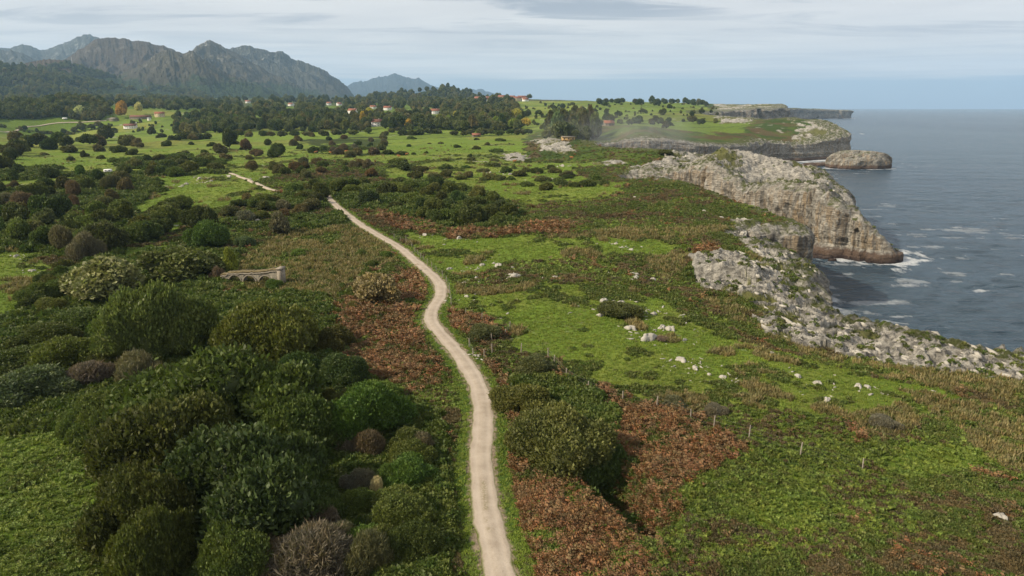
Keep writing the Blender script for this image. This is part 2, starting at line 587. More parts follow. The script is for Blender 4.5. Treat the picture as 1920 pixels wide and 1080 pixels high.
POLY = {
    'grass': [
        [(840, 572), (850, 548), (930, 535), (1060, 535), (1150, 540), (1220, 560), (1310, 590), (1410, 640), (1560, 690), (1800, 732), (1740, 780), (1560, 790), (1400, 765), (1300, 760), (1180, 745), (1090, 705), (1030, 668), (950, 655), (965, 615), (880, 590)],
        [(745, 438), (900, 444), (1130, 446), (1290, 450), (1260, 474), (1100, 484), (960, 490), (900, 508), (870, 545), (845, 545), (840, 520), (800, 490)],
        [(-300, 470), (50, 458), (95, 490), (75, 555), (30, 590), (-60, 625), (-300, 660)],
        [(120, 500), (170, 485), (250, 460), (330, 450), (330, 466), (240, 482), (180, 502)],
        [(255, 440), (285, 415), (345, 402), (345, 430), (290, 448)],
        [(225, 345), (430, 335), (530, 358), (480, 388), (340, 398), (240, 398)],
        [(-400, 345), (-400, 232), (100, 232), (330, 222), (420, 236), (700, 240), (1000, 246), (980, 262), (990, 300), (1080, 300), (1090, 330), (1180, 345), (1150, 365), (1010, 385), (880, 350), (740, 345), (720, 300), (600, 300), (470, 345), (240, 345)],
        [(1000, 300), (1180, 303), (1160, 312), (1040, 318)],
        [(990, 245), (960, 225), (980, 200), (1100, 192), (1300, 200), (1420, 225), (1340, 258), (1200, 235)],
        [(700, 395), (730, 392), (860, 372), (960, 360), (980, 372), (900, 385)],
    ],
    'fern': [
        [(-400, 800), (40, 790), (140, 800), (240, 880), (220, 1000), (240, 1100), (240, 1300), (-400, 1300)],
        [(1600, 850), (1700, 830), (1850, 840), (1900, 880), (1700, 900)],
        [(1700, 762), (1820, 765), (1830, 790), (1740, 790)],
        [(1210, 900), (1420, 850), (1560, 900), (1500, 1000), (1300, 960)],
    ],
    'dry': [
        [(425, 545), (440, 500), (520, 445), (600, 425), (690, 432), (735, 470), (745, 492), (680, 500), (655, 545), (600, 570), (540, 545)],
        [(1240, 545), (1300, 555), (1400, 610), (1520, 670), (1700, 715), (1940, 770), (2400, 900), (2400, 830), (1930, 715), (1700, 690), (1540, 660), (1420, 612), (1370, 565)],
        [(1200, 480), (1290, 470), (1440, 478), (1430, 492), (1290, 505), (1250, 540)],
        [(1700, 740), (1940, 780), (1940, 900), (1800, 830)],
        [(1590, 775), (1700, 765), (1745, 795), (1640, 830), (1600, 810)], [(1230, 735), (1330, 742), (1345, 772), (1260, 765)], [(1380, 745), (1440, 750), (1430, 775), (1390, 775)],
        [(1100, 430), (1400, 430), (1300, 450), (1120, 448)],
    ],
    'bracken': [
        [(590, 590), (660, 560), (780, 505), (805, 520), (800, 560), (785, 590), (800, 630), (850, 690), (845, 720), (780, 735), (640, 690)],
        [(840, 585), (880, 585), (960, 620), (900, 650), (860, 620)],
        [(900, 680), (1100, 715), (1300, 775), (1400, 830), (1330, 880), (1290, 940), (1220, 1000), (1200, 1150), (965, 1300), (950, 950), (930, 800), (905, 720)],
        [(690, 395), (800, 418), (1060, 420), (1090, 440), (860, 447), (740, 432)],
        [(380, 545), (430, 540), (440, 570), (400, 600)],
        [(1800, 880), (1870, 870), (1900, 900), (1830, 905)],
        [(1300, 462), (1345, 460), (1350, 482), (1300, 485)],
        [(1340, 245), (1430, 250), (1400, 262), (1330, 262)],
    ],
    'rock': [
        [(1288, 508), (1330, 494), (1400, 497), (1436, 484), (1470, 488), (1520, 492), (1600, 540), (1800, 600), (2000, 640), (2500, 700), (2500, 830), (1930, 722), (1720, 688), (1600, 668), (1480, 640), (1425, 615), (1425, 585), (1380, 555), (1310, 540)],
        [(1365, 412), (1400, 414), (1450, 432), (1470, 420), (1530, 420), (1540, 520), (1500, 500), (1440, 486), (1400, 458)],
        [(1180, 318), (1230, 303), (1300, 290), (1440, 278), (1560, 300), (1800, 480), (1600, 520), (1400, 352), (1280, 343), (1190, 336)],
        [(1000, 266), (1040, 264), (1080, 284), (1060, 292), (1015, 284)], [(1120, 305), (1160, 300), (1170, 308), (1130, 314)], [(940, 292), (980, 290), (985, 300), (950, 302)],
        [(1250, 284), (1350, 280), (1350, 298), (1240, 297)],
        [(1400, 262), (1500, 262), (1490, 250), (1470, 240), (1490, 232), (1600, 225), (1700, 320), (1400, 300)],
        [(1340, 198), (1450, 196), (1500, 203), (1470, 214), (1400, 232), (1350, 232)],
        [(1470, 206), (1600, 203), (1600, 220), (1480, 220)],
    ],
    'scrub': [
        [(-300, 330), (60, 318), (240, 330), (300, 350), (235, 400), (260, 440), (200, 490), (100, 470), (-300, 455)],
        [(220, 300), (330, 290), (430, 300), (420, 330), (290, 335), (225, 325)],
        [(660, 360), (750, 338), (860, 345), (970, 390), (965, 432), (780, 418), (680, 388)],
        [(90, 560), (130, 500), (330, 460), (450, 480), (420, 560), (620, 560), (640, 700), (830, 780), (850, 1080), (830, 1300), (240, 1300), (220, 900), (130, 800), (-300, 800), (-300, 650), (30, 600)],
        [(560, 262), (640, 256), (720, 255), (720, 275), (620, 285)],
        [(430, 395), (620, 350), (680, 375), (640, 420), (540, 440), (430, 420)],
        [(960, 700), (1100, 715), (1160, 790), (1110, 880), (1010, 830)],
        [(1090, 855), (1130, 870), (1220, 960), (1200, 980), (1110, 910)],
    ],
    'meadow': [
        [(-500, 233), (-500, 200), (200, 205), (990, 195), (1000, 246), (430, 236)],
    ],
}
WPOLY = {k: [wp(p) for p in v] for k, v in POLY.items()}


def classify(x, y):
    """soft weights of each kind of cover"""
    r = np.hypot(x, y)
    ws = np.clip(r * 0.018, 1.6, 30)
    wx = x + (lod(fbm, x, y, ws, 1, 1, 3, 50) - .5) * ws * 1.8
    wy = y + (lod(fbm, x, y, ws, 1, 1, 3, 70) - .5) * ws * 3.4
    out = {}
    for k, polys in WPOLY.items():
        m = np.zeros(x.shape, dtype=bool)
        for p in polys:
            bb = (wx > p[:, 0].min()) & (wx < p[:, 0].max()) & (wy > p[:, 1].min()) & (wy < p[:, 1].max())
            if bb.any():
                mm = np.zeros(x.shape, dtype=bool)
                mm[bb] = pip(wx[bb], wy[bb], p)
                m |= mm
        if k == 'scrub':
            m &= ~((r > 165) & (lod(fbm, x, y, np.clip(r / 120, 1, 8), 9, 9, 3, 88) > .585))
        out[k] = m
    return out


PAL = {k: np.array(v) for k, v in dict(
    grass=(.118, .176, .022), grass2=(.160, .192, .034), heath=(.042, .066, .013), heathb=(.085, .066, .028),
    dry=(.135, .112, .050), bracken=(.085, .055, .025), scrub=(.026, .036, .009), fern=(.105, .160, .018),
    rock=(.36, .335, .285), soil=(.27, .215, .145), verge=(.055, .095, .014)).items()}


def hfull(x, y, cls=None):
    x = np.asarray(x, dtype=float)
    y = np.asarray(y, dtype=float)
    h = hbase(x, y)
    r = np.hypot(x, y)
    pd = path_dist(x, y)
    keep = sstep(pd, 1.5, 6.0)
    if cls is None:
        cls = classify(x, y)
    rough = np.where(cls['grass'], 0.25, 0.8)
    h = h + keep * (fbm(x / 28, y / 28, 3, 3) - .5) * 2.2 * np.clip(r / 140, .6, 1.5)
    h = h + keep * rough * (fbm(x / 2.6, y / 2.6, 3, 9) - .5) * 1.1
    far = np.clip((r - 250) / 600, 0, 1)
    h = h + far * (fbm(x / 120, y / 120, 3, 13) - .5) * 9
    return h + rock_relief(x, y, cls)


def rock_relief(x, y, cls):
    m = cls['rock'] & (np.hypot(x, y) < 1300)
    if not m.any():
        return 0.0
    out = np.zeros(x.shape)
    xm, ym = x[m], y[m]
    sc = np.clip(np.hypot(xm, ym) / 150, 1, 2.4)
    soft = np.zeros(xm.shape)
    dd = 1.5 * np.clip(np.hypot(xm, ym) / 150, 1, 3)
    for qx, qy in ((1, 0), (-1, 0), (0, 1), (0, -1), (2, 1), (-2, -1), (1, -2), (-1, 2)):
        px_, py_ = xm + qx * dd, ym + qy * dd
        ins = np.zeros(xm.shape, bool)
        for p in WPOLY['rock']:
            bb = (px_ > p[:, 0].min()) & (px_ < p[:, 0].max()) & (py_ > p[:, 1].min()) & (py_ < p[:, 1].max())
            if bb.any():
                w_ = np.zeros(xm.shape, bool)
                w_[bb] = pip(px_[bb], py_[bb], p)
                ins |= w_
        soft += ins / 8.0
    u = xm * .8 + ym * .6
    v = -xm * .6 + ym * .8
    a = lod(ridged, u, v, sc, 5.5, 2.4, 4, 31, .6)
    out[m] = (.12 + .88 * soft) * ((a - .45) * 3.8 * sc ** .6 + (fbm(xm / 9, ym / 9, 2, 44) - .5) * 2.0)
    return out


def hz(x, y):
    return float(hfull(np.array([x]), np.array([y]))[0])


# ------------------------------------------------------------------ materials
def new_mat(name):
    m = bpy.data.materials.new(name)
    m.use_nodes = True
    return m, NT(m.node_tree)


def out_pr(t, col, rough=0.9, spec=0.2, normal=None, **kw):
    ins = {'Base Color': col, 'Roughness': rough, 'Specular IOR Level': spec}
    if normal is not None:
        ins['Normal'] = normal
    ins.update(kw)
    p = t.n('ShaderNodeBsdfPrincipled', ins)
    return p


def c4(c):
    return (c[0], c[1], c[2], 1.0)


def mat_plain(name, col, rough=0.85, var=0.25, scale=1.5, bump=0.0, spec=0.2):
    m, t = new_mat(name)
    pos = t.n('ShaderNodeNewGeometry').outputs['Position']
    n = t.noise(pos, scale, 4.0)
    f = t.mapr(n, 0.3, 0.7, 1 - var, 1 + var)
    c = t.n('ShaderNodeVectorMath', {0: col[:3], 3: f}, operation='SCALE').outputs[0]
    nm = None
    if bump:
        nm = t.n('ShaderNodeBump', {'Height': n, 'Strength': bump, 'Distance': 0.2}).outputs[0]
    p = out_pr(t, c, rough, spec, nm)
    t.n('ShaderNodeOutputMaterial', {0: p.outputs[0]})
    return m


def mat_ground():
    m, t = new_mat('ground_cover')
    at_ = t.n('ShaderNodeAttribute', attribute_name='Col')
    col = at_.outputs['Color']
    rkm = at_.outputs['Alpha']
    geo = t.n('ShaderNodeNewGeometry')
    pos = geo.outputs['Position']
    a = t.noise(pos, 2.2, 5.0, 0.65)
    b = t.noise(pos, 0.35, 4.0, 0.6)
    f = t.math('MULTIPLY', t.mapr(a, 0.28, 0.72, 0.62, 1.38), t.mapr(b, 0.3, 0.7, 0.82, 1.18))
    c = t.n('ShaderNodeVectorMath', {0: col, 3: f}, operation='SCALE').outputs[0]
    bh = t.math('ADD', t.noise(pos, 1.4, 6.0, 0.7), t.math('MULTIPLY', t.noise(pos, 6.0, 4.0, 0.7), 0.35))
    rn = t.noise(t.n('ShaderNodeMapping', {'Vector': pos, 'Rotation': (0, 0, .9), 'Scale': (.35, .95, .8)}).outputs[0], 1.0, 7.0, 0.72, .5)
    dk = t.mapr(rn, .38, .54, .45, 1.25)  # crevice shade put into the rock colour where the bump noise is low
    c2 = t.n('ShaderNodeVectorMath', {0: c, 3: dk}, operation='SCALE').outputs[0]
    c = t.mix(rkm, c, c2)
    bh = t.math('ADD', bh, t.math('MULTIPLY', t.math('MULTIPLY', rn, rkm), 3.5))
    nm = t.n('ShaderNodeBump', {'Height': bh, 'Strength': 0.9, 'Distance': 0.5}).outputs[0]
    p = out_pr(t, c, 0.95, 0.1, nm)
    t.n('ShaderNodeOutputMaterial', {0: p.outputs[0]})
    return m


def mat_rock(name='limestone', grass=True, warm=1.0):
    m, t = new_mat(name)
    geo = t.n('ShaderNodeNewGeometry')
    pos = geo.outputs['Position']
    sep = t.n('ShaderNodeSeparateXYZ', {0: pos})
    z = sep.outputs[2]
    nz = t.n('ShaderNodeSeparateXYZ', {0: geo.outputs['Normal']}).outputs[2]
    big = t.noise(pos, 0.06, 4.0, 0.6)
    mid = t.noise(pos, 0.5, 6.0, 0.68, 0.6)
    fine = t.noise(pos, 2.5, 5.0, 0.7)
    c = t.mix(t.mapr(mid, 0.34, 0.66), (.18, .165, .135), (.48, .45, .385))
    # vertical ochre and grey run-off streaks
    st = t.noise(t.scale(pos, (0.42, 0.42, 0.05)), 1.0, 5.0, 0.62, 0.4)
    st2 = t.noise(t.scale(pos, (1.1, 1.1, 0.09)), 1.0, 4.0, 0.6)
    steep = t.mapr(nz, 0.65, 0.3)
    och = t.math('MULTIPLY', t.mapr(st, 0.46, 0.58, 0, 0.7), steep, clamp=True)
    c = t.mix(och, c, (.33 * warm, .235, .13))
    drk = t.math('MULTIPLY', t.mapr(st2, 0.51, 0.62, 0, 0.8), steep, clamp=True)
    c = t.mix(drk, c, (.12, .10, .08))
    pal = t.math('MULTIPLY', t.mapr(big, 0.5, 0.66, 0, 0.55), steep, clamp=True)
    c = t.mix(pal, c, (.50, .455, .38))
    # joints
    vor = t.n('ShaderNodeTexVoronoi', {'Vector': t.scale(pos, (0.22, 0.22, 0.14)), 'Scale': 1.0}, feature='DISTANCE_TO_EDGE').outputs[0]
    bd = t.noise(t.n('ShaderNodeMapping', {'Vector': pos, 'Rotation': (.35, .25, .5), 'Scale': (.22, .22, 1.7)}).outputs[0], 1.0, 6.0, .72)
    c = t.n('ShaderNodeVectorMath', {0: c, 3: t.mapr(bd, .40, .58, .58, 1.12)}, operation='SCALE').outputs[0]
    # grass on ledges
    if grass:
        gn = t.noise(pos, 0.33, 5.0, 0.7)
        tf = t.n('ShaderNodeAttribute', attribute_name='Turf').outputs['Fac']
        gm = t.math('MULTIPLY', t.mapr(nz, 0.60, 0.84), t.mapr(t.math('ADD', gn, t.math('MULTIPLY', tf, .22)), 0.47, 0.55), clamp=True)
        gm = t.math('MULTIPLY', gm, t.mapr(z, 8.0, 14.0), clamp=True)
        c = t.mix(gm, c, t.mix(mid, (.045, .07, .014), (.12, .115, .04)))
    # weed and wet zone near the water
    wl = t.math('ADD', z, t.math('MULTIPLY', t.math('SUBTRACT', mid, 0.5), 3.0))
    c = t.mix(t.mapr(wl, 4.4, 3.2, 0, .9), c, (.112, .072, .050))
    c = t.mix(t.mapr(wl, 1.6, 0.4), c, (.045, .032, .028))
    c = t.n('ShaderNodeVectorMath', {0: c, 3: t.mapr(fine, 0.3, 0.7, 0.78, 1.2)}, operation='SCALE').outputs[0]
    hh = t.math('ADD', t.math('MULTIPLY', mid, 1.0), t.math('MULTIPLY', fine, 0.35))
    hh = t.math('ADD', hh, t.math('MULTIPLY', t.mapr(vor, 0.0, 0.12), 0.25))
    hh = t.math('ADD', hh, t.math('MULTIPLY', bd, .7))
    nm = t.n('ShaderNodeBump', {'Height': hh, 'Strength': 1.0, 'Distance': 1.6}).outputs[0]
    p = out_pr(t, c, 0.9, 0.2, nm)
    t.n('ShaderNodeOutputMaterial', {0: p.outputs[0]})
    return m


def mat_foliage(name, fixed=None, trans=0.22, hue=0.35, spread=0.35):
    """colour comes from the object colour (or FIXED), varied by leaf, clump and plant"""
    m, t = new_mat(name)
    oi = t.n('ShaderNodeObjectInfo')
    geo = t.n('ShaderNodeNewGeometry')
    pos = geo.outputs['Position']
    lv = t.n('ShaderNodeAttribute', attribute_name='lv').outputs['Fac']
    if fixed is None:
        base = oi.outputs['Color']
    else:
        a, b = fixed
        base = t.mix(oi.outputs['Random'], a, b)
    n = t.noise(pos, 0.5, 4.0, 0.6)
    n2 = t.noise(pos, 0.06, 2.0, 0.6)
    warm = t.mix(1.0, base, (1.35, 1.15, 0.8), 'MULTIPLY')
    base = t.mix(t.math('MULTIPLY', t.mapr(n, 0.4, 0.68), hue * 1.6, clamp=True), base, warm)
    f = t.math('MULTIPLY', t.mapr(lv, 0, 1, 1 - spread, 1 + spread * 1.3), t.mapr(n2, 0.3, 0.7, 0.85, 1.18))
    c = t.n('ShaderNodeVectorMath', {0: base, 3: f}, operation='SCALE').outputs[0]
    p = out_pr(t, c, 0.55, 0.22)
    tr = t.n('ShaderNodeBsdfTranslucent', {'Color': t.mix(1.0, c, (1.3, 1.5, 0.7), 'MULTIPLY')})
    mx = t.n('ShaderNodeMixShader', {0: trans, 1: p.outputs[0], 2: tr.outputs[0]})
    t.n('ShaderNodeOutputMaterial', {0: mx.outputs[0]})
    return m


M_GROUND = mat_ground()
M_ROCK = mat_rock()
M_ROCKF = mat_plain('field_limestone', (.36, .335, .285), .9, .22, 2.2, .4)
M_LEAF = mat_foliage('leaves')
M_BARK = mat_plain('bark', (.12, .10, .075), 0.9, 0.3, 4.0)


# ------------------------------------------------------------------ the land
def colour_of(x, y, cls, rock_h=None):
    r = np.hypot(x, y)
    s = np.clip(r / 120, 1, 8)
    n1 = lod(fbm, x, y, s, 3.2, 3.2, 4, 101, .6)
    n2 = lod(fbm, x, y, s ** .6, 14, 14, 3, 121)
    n3 = lod(fbm, x, y, s, 1.1, 1.1, 3, 141, .6)
    c = PAL['heath'] + (PAL['heathb'] - PAL['heath']) * sstep(n1, .46, .60)[..., None]
    g2 = PAL['grass'] * .62
    c = c + (g2 - c) * (sstep(n2, .50, .62) * sstep(n3, .40, .55) * .75)[..., None]

    def put(mask, col, k=1.0):
        nonlocal c
        w = (mask * k)[..., None] if not np.isscalar(k) else (mask * float(k))[..., None]
        c = c + (col - c) * w

    put(cls['meadow'].astype(float), PAL['grass'] * .8, 1.0)
    gcol = PAL['grass'] + (PAL['grass2'] - PAL['grass']) * sstep(n2, .40, .62)[..., None]
    put(cls['grass'].astype(float), gcol, 1.0)
    # heathy patches breaking through the grass
    far = sstep(r, 150, 260)
    br = cls['grass'] * sstep(n1 * .55 + n2 * .45, .55, .62) * (.35 + .4 * far)
    put(br, PAL['heath'] * .95)
    br2 = cls['grass'] * sstep(n3 * .6 + n1 * .4, .60, .68) * .5
    put(br2, PAL['dry'])
    # fields of different greens far away, with hedge lines
    fm = cls['grass'] * sstep(r, 650, 800)
    if np.any(fm):
        fx = np.floor((x + .25 * y + 25 * (n2 - .5)) / 150)
        fy = np.floor((y * .6 - .15 * x) / 70)
        rv = ((np.sin(fx * 12.9 + fy * 78.2) * 43758.5) % 1.0)
        fc = PAL['grass'] * (.7 + .5 * rv[..., None]) + np.array([.07, .012, .018]) * (((rv * 7) % 1) ** 2)[..., None]
        put(fm, fc, .8)
        edge = np.abs(((y * .6 - .15 * x) / 70) % 1 - .5) > .465
        put(fm * edge, PAL['scrub'] * 1.3, .75)
    put(cls['fern'].astype(float), PAL['fern'] * (.8 + .4 * n1[..., None]), .85)
    dry = PAL['dry'] * (.7 + .5 * n3[..., None])
    put(cls['dry'].astype(float), dry, sstep(n1, .36, .56) * .6 + .1)
    put(cls['bracken'].astype(float), PAL['bracken'], sstep(n1, .38, .5) * .8)
    put(cls['scrub'].astype(float), PAL['scrub'], .85)
    # limestone with turf between
    sc = np.clip(r / 150, 1, 2.4)
    u = x * .8 + y * .6
    v = -x * .6 + y * .8
    a = lod(ridged, u, v, sc, 5.5, 2.4, 4, 31, .6)
    rk = cls['rock'] * sstep(a * .8 + n3 * .2 + (n2 - .5) * 1.1 - .09 * sstep(r, 700, 1000) - .045 * sstep(r, 260, 330), .43, .50)
    put(cls['rock'].astype(float), (PAL['heath'] + PAL['dry']) * .6, 1.0)
    put(rk, PAL['rock'] * (.72 + .5 * n3[..., None]), 1.0)
    # bits of limestone scattered in the open heath
    sp = (~cls['rock']) * (~cls['scrub']) * sstep(fbm(x / 45, y / 45, 2, 161), .56, .66) * sstep(lod(fbm, x, y, s, 1.3, .9, 2, 171), .78, .83)
    put(sp * sstep(r, 90, 140), PAL['rock'] * .9, .8)
    pd = path_dist(x, y)
    put(((pd < 3.6) * sstep(pd, 4.2, 2.6)) * (.45 + .5 * sstep(n3, .4, .6)), PAL['verge'] * 1.05)
    put(sstep(pd + (n3 - .5) * 1.2, 1.9, 1.4), PAL['soil'] * .9)
    return c, rk


def build_terrain():
    az = np.arange(math.radians(-57), math.radians(57), 0.00132)
    rs = [14.0]
    while rs[-1] < 7500:
        r = rs[-1]
        k = 0.0045 if r < 60 else (0.0028 if r < 520 else (0.0036 if r < 1200 else (0.006 if r < 3500 else 0.02)))
        rs.append(r * (1 + k))
    rs = np.array(rs)
    nr, nc = len(rs), len(az)
    X = (rs[:, None] * np.sin(az)[None]).ravel()
    Y = (rs[:, None] * np.cos(az)[None]).ravel()
    d = coast_d(X, Y)
    landm = d > -14
    ids = np.nonzero(landm)[0]
    x = X[ids]
    y = Y[ids]
    dd = d[ids]
    cls = classify(x, y)
    H = hfull(x, y, cls)
    C, rk = colour_of(x, y, cls)
    # sink beneath the cliff mesh, then under water
    wd = np.clip(np.hypot(x, y) / 300, 1, 5)
    H = H - np.clip(6.5 * wd - dd, 0, 6 * wd) / wd * .9
    H = np.where(dd < 4.5 * wd, H + (-6 - H) * sstep(dd, 4.5 * wd, 3.2 * wd), H)
    idx = np.full(nr * nc, -1, dtype=np.int64)
    idx[ids] = np.arange(len(ids))
    F = grid_faces(nr, nc)
    F = idx[F]
    F = F[(F >= 0).all(axis=1)][:, ::-1]
    me = mesh_from('terrain', np.stack([x, y, H], 1), F)
    vcol(me, 'Col', np.concatenate([C, rk[:, None]], 1).astype(np.float32))
    smooth(me)
    o = link('terrain', me, M_GROUND)
    tag(o, kind='structure')
    return o


terrain = build_terrain()


# ------------------------------------------------------------------ sea cliffs
def build_cliffs():
    L = np.concatenate([[0], np.cumsum(np.linalg.norm(np.diff(coast, axis=0), axis=1))])
    # columns spaced with distance
    s = [0.0]
    while s[-1] < L[-1]:
        q = np.array([np.interp(s[-1], L, coast[:, 0]), np.interp(s[-1], L, coast[:, 1])])
        r = np.linalg.norm(q)
        if r > 4300:
            break
        s.append(s[-1] + max(.35, r * .0017) * (2.2 if (q[1] < 105) else 1))
    s = np.array(s)
    cx = np.interp(s, L, coast[:, 0])
    cy = np.interp(s, L, coast[:, 1])
    # smoothed copy for the normals
    r = np.hypot(cx, cy)
    tx = np.zeros_like(cx)
    ty = np.zeros_like(cy)
    wdt = np.clip(r * .022, 6, 60)
    for i in range(len(s)):
        a, b = s[i] - wdt[i], s[i] + wdt[i]
        tx[i] = np.interp(b, L, coast[:, 0]) - np.interp(a, L, coast[:, 0])
        ty[i] = np.interp(b, L, coast[:, 1]) - np.interp(a, L, coast[:, 1])
    ln = np.hypot(tx, ty) + 1e-9
    nx, ny = ty / ln, -tx / ln          # seaward
    nin, nf = 16, 84
    wd = np.clip(r / 300, 1, 5)
    rows = []
    colr = []
    htop = None
    turf = []
    e0 = .6
    hb = None
    for k in range(nin):
        dpt = (8.0 * (1 - k / nin) ** 1.2) * wd
        px = cx - nx * dpt
        py = cy - ny * dpt
        cls = classify(px, py)
        rockm = (fbm(px / 5, py / 5, 3, 7) * .6 + .4 * (1 - dpt / (8 * wd))) > .42
        cls['rock'] = cls['rock'] | rockm
        h = hfull(px, py, cls)
        h = h + np.where(k == 0, -1.2, .12)
        # rounded lip
        h = h - np.clip(1 - dpt / (2.0 * wd), 0, 1) ** 2 * 1.0
        rows.append(np.stack([px, py, h], 1))
        turf.append(np.where(classify(px, py)['rock'], .15, .25 + .75 * sstep(dpt / wd, .8, 4.0)))
        htop = h
    top = np.maximum(htop, 1.5)
    for k in range(1, nf + 1):
        t = k / nf
        z = top * (1 - t) + (-3.0) * t
        f = np.clip((top - z) / top, 0, 1)
        lip = sstep(f, 0, .10)
        # batter plus wave cut ledge
        o = 1.6 * lip + .9 * f + 2.2 * sstep(z, 4.2, 2.2) - 1.2 * sstep(z, 9.5, 5) * (1 - sstep(z, 5, 3.5))
        sc = wd ** .7
        fl = ridged(s / (7.0 * sc), z / (30 * sc), 4, 61, .55) - .5
        bl = fbm(s / (17 * sc), z / (11 * sc), 4, 81) - .5
        fi = fbm(s / (1.7 * sc), z / (2.6 * sc), 3, 91) - .5
        bed = ridged((z + s * .35) / (3.1 * sc), s / (26 * sc), 3, 97) - .5
        dsp = (3.4 * fl + 3.0 * bl * (1 + .35 * (wd - 1)) + 1.3 * fi + 1.0 * bed) * sc * lip
        # hollows eaten into the lower part
        cav = sstep(fbm(s / (15 * sc), z / (22 * sc), 2, 111), .58, .70) * (z < top * .72) * (z > 1.5)
        dsp = dsp - cav * 2.0 * sc * lip
        crk = ridged(s / (23 * sc) + z * .006, z * 0 + 3.0, 1, 113)
        dsp = dsp - sstep(crk, .90, .985) * 3.0 * sc * lip
        amp = np.clip(top / 14, .2, 1)
        px = cx + nx * (o + dsp) * amp
        py = cy + ny * (o + dsp) * amp
        rows.append(np.stack([px, py, z + fi * .8 * lip], 1))
    V = np.stack(rows, 0)
    nr, nc = V.shape[0], V.shape[1]
    F = grid_faces(nr, nc)
    me = mesh_from('sea_cliff', V.reshape(-1, 3), F[:, ::-1])
    T = np.concatenate([np.array(turf), np.zeros((nf, nc))]).reshape(-1, 1)
    vcol(me, 'Turf', np.repeat(T, 3, 1))
    smooth(me)
    o = link('sea_cliff', me, M_ROCK)
    tag(o, kind='structure')
    return o


build_cliffs()


# ------------------------------------------------------------------ sea
def build_sea():
    az = np.arange(math.radians(-20), math.radians(75), 0.0028)
    rs = [60.0]
    while rs[-1] < 18400:
        rs.append(rs[-1] * (1.0045 if rs[-1] < 1200 else 1.02))
    rs = np.array(rs)
    X = (rs[:, None] * np.sin(az)[None]).ravel()
    Y = (rs[:, None] * np.cos(az)[None]).ravel()
    r = np.hypot(X, Y)
    d = coast_d(X, Y)
    keep = (d < 12) | (r > 6000)
    w = np.clip(1 - r / 1500, 0, 1)
    Z = ((fbm(X / 9, Y / 4.5, 3, 201) - .5) * 1.3 + (fbm(X / 40, Y / 22, 2, 211) - .5) * 1.2) * w
    # foam: collar along the rocks, drifting streaks
    sc = np.clip(r / 300, 1, 3)
    nz = lod(fbm, X, Y, sc, 5, 5, 4, 221, .6)
    foam = sstep(nz + np.clip(1 - (-d - 3 * sc) / (13 * sc), -1, 1) * .30, .64, .76) * (d > -40) * (d < 4)
    st = fbm((X + .2 * Y) / 55, Y / 11, 4, 231, .62)
    zone = sstep(d, -190, -15) * (r < 900)
    foam = np.maximum(foam, sstep(st + (nz - .5) * .5, .66, .76) * zone * .4)
    big = fbm(X / 260, Y / 900, 3, 241)
    idx = np.full(len(X), -1, dtype=np.int64)
    ids = np.nonzero(keep)[0]
    idx[ids] = np.arange(len(ids))
    F = idx[grid_faces(len(rs), len(az))]
    F = F[(F >= 0).all(axis=1)][:, ::-1]
    # stack collar
    for (ax, ay, rx, ry) in STACKS:
        q = np.sqrt(((X - ax) / rx) ** 2 + ((Y - ay) / ry) ** 2)
        foam = np.maximum(foam, sstep(nz + np.clip(1 - np.abs(q - 1.02) / .22, -1, 1) * .32, .66, .8))
    for (fx, fy, ln, wd_, ang) in STREAKS:
        ca, sa = math.cos(ang), math.sin(ang)
        u = (X - fx) * ca + (Y - fy) * sa
        v = -(X - fx) * sa + (Y - fy) * ca + (fbm(X / 14, Y / 14, 2, 251) - .5) * wd_ * 4
        m = np.clip(1 - np.abs(u) / ln, 0, 1) * np.clip(1.4 - np.abs(v) / wd_, 0, 1)
        foam = np.maximum(foam, sstep(m * (.1 + nz + .6 * (st - .5)), .36, .62) * .7)
    me = mesh_from('sea', np.stack([X, Y, Z], 1)[ids], F)
    vcol(me, 'Foam', np.stack([foam, big, foam], 1)[ids].astype(np.float32))
    smooth(me)
    m, t = new_mat('sea_water')
    at = t.n('ShaderNodeAttribute', attribute_name='Foam').outputs['Color']
    sp = t.n('ShaderNodeSeparateColor', {0: at})
    pos = t.n('ShaderNodeNewGeometry').outputs['Position']
    cd = t.n('ShaderNodeCameraData').outputs['View Distance'] if False else None
    n1 = t.noise(t.scale(pos, (.22, .46, 1)), 1.0, 7.0, 0.68, 0.5)
    n2 = t.noise(t.scale(pos, (.03, .07, 1)), 1.0, 5.0, 0.6)
    n3 = t.noise(t.scale(pos, (.004, .014, 1)), 1.0, 4.0, 0.6)
    base = t.mix(t.mapr(sp.outputs[1], .35, .65), (.036, .068, .098), (.054, .092, .120))
    base = t.mix(t.math('MULTIPLY', t.mapr(n2, .55, .75), .5, clamp=True), base, (.045, .08, .10))
    fn = t.noise(pos, 0.9, 5.0, 0.75)
    cap = t.math('MULTIPLY', t.mapr(n1, .70, .76), t.mapr(n3, .5, .62), clamp=True)
    fm = t.math('MULTIPLY', sp.outputs[0], t.mapr(fn, 0.3, 0.55, .35, 1.0), clamp=True)
    fm = t.math('MAXIMUM', fm, t.math('MULTIPLY', cap, .5))
    c = t.mix(fm, base, (.72, .74, .74))
    hgt = t.math('ADD', t.math('MULTIPLY', n1, 1.0), t.math('MULTIPLY', n2, 2.4))
    hgt = t.math('ADD', hgt, t.math('MULTIPLY', n3, 6.0))
    nm = t.n('ShaderNodeBump', {'Height': hgt, 'Strength': 1.0, 'Distance': 3.0}).outputs[0]
    rg = t.math('ADD', t.math('MULTIPLY', fm, .5), .22)
    p = out_pr(t, c, rg, 0.5, nm)
    p.inputs['IOR'].default_value = 1.33
    t.n('ShaderNodeOutputMaterial', {0: p.outputs[0]})
    o = link('sea', me, m)
    tag(o, kind='structure')


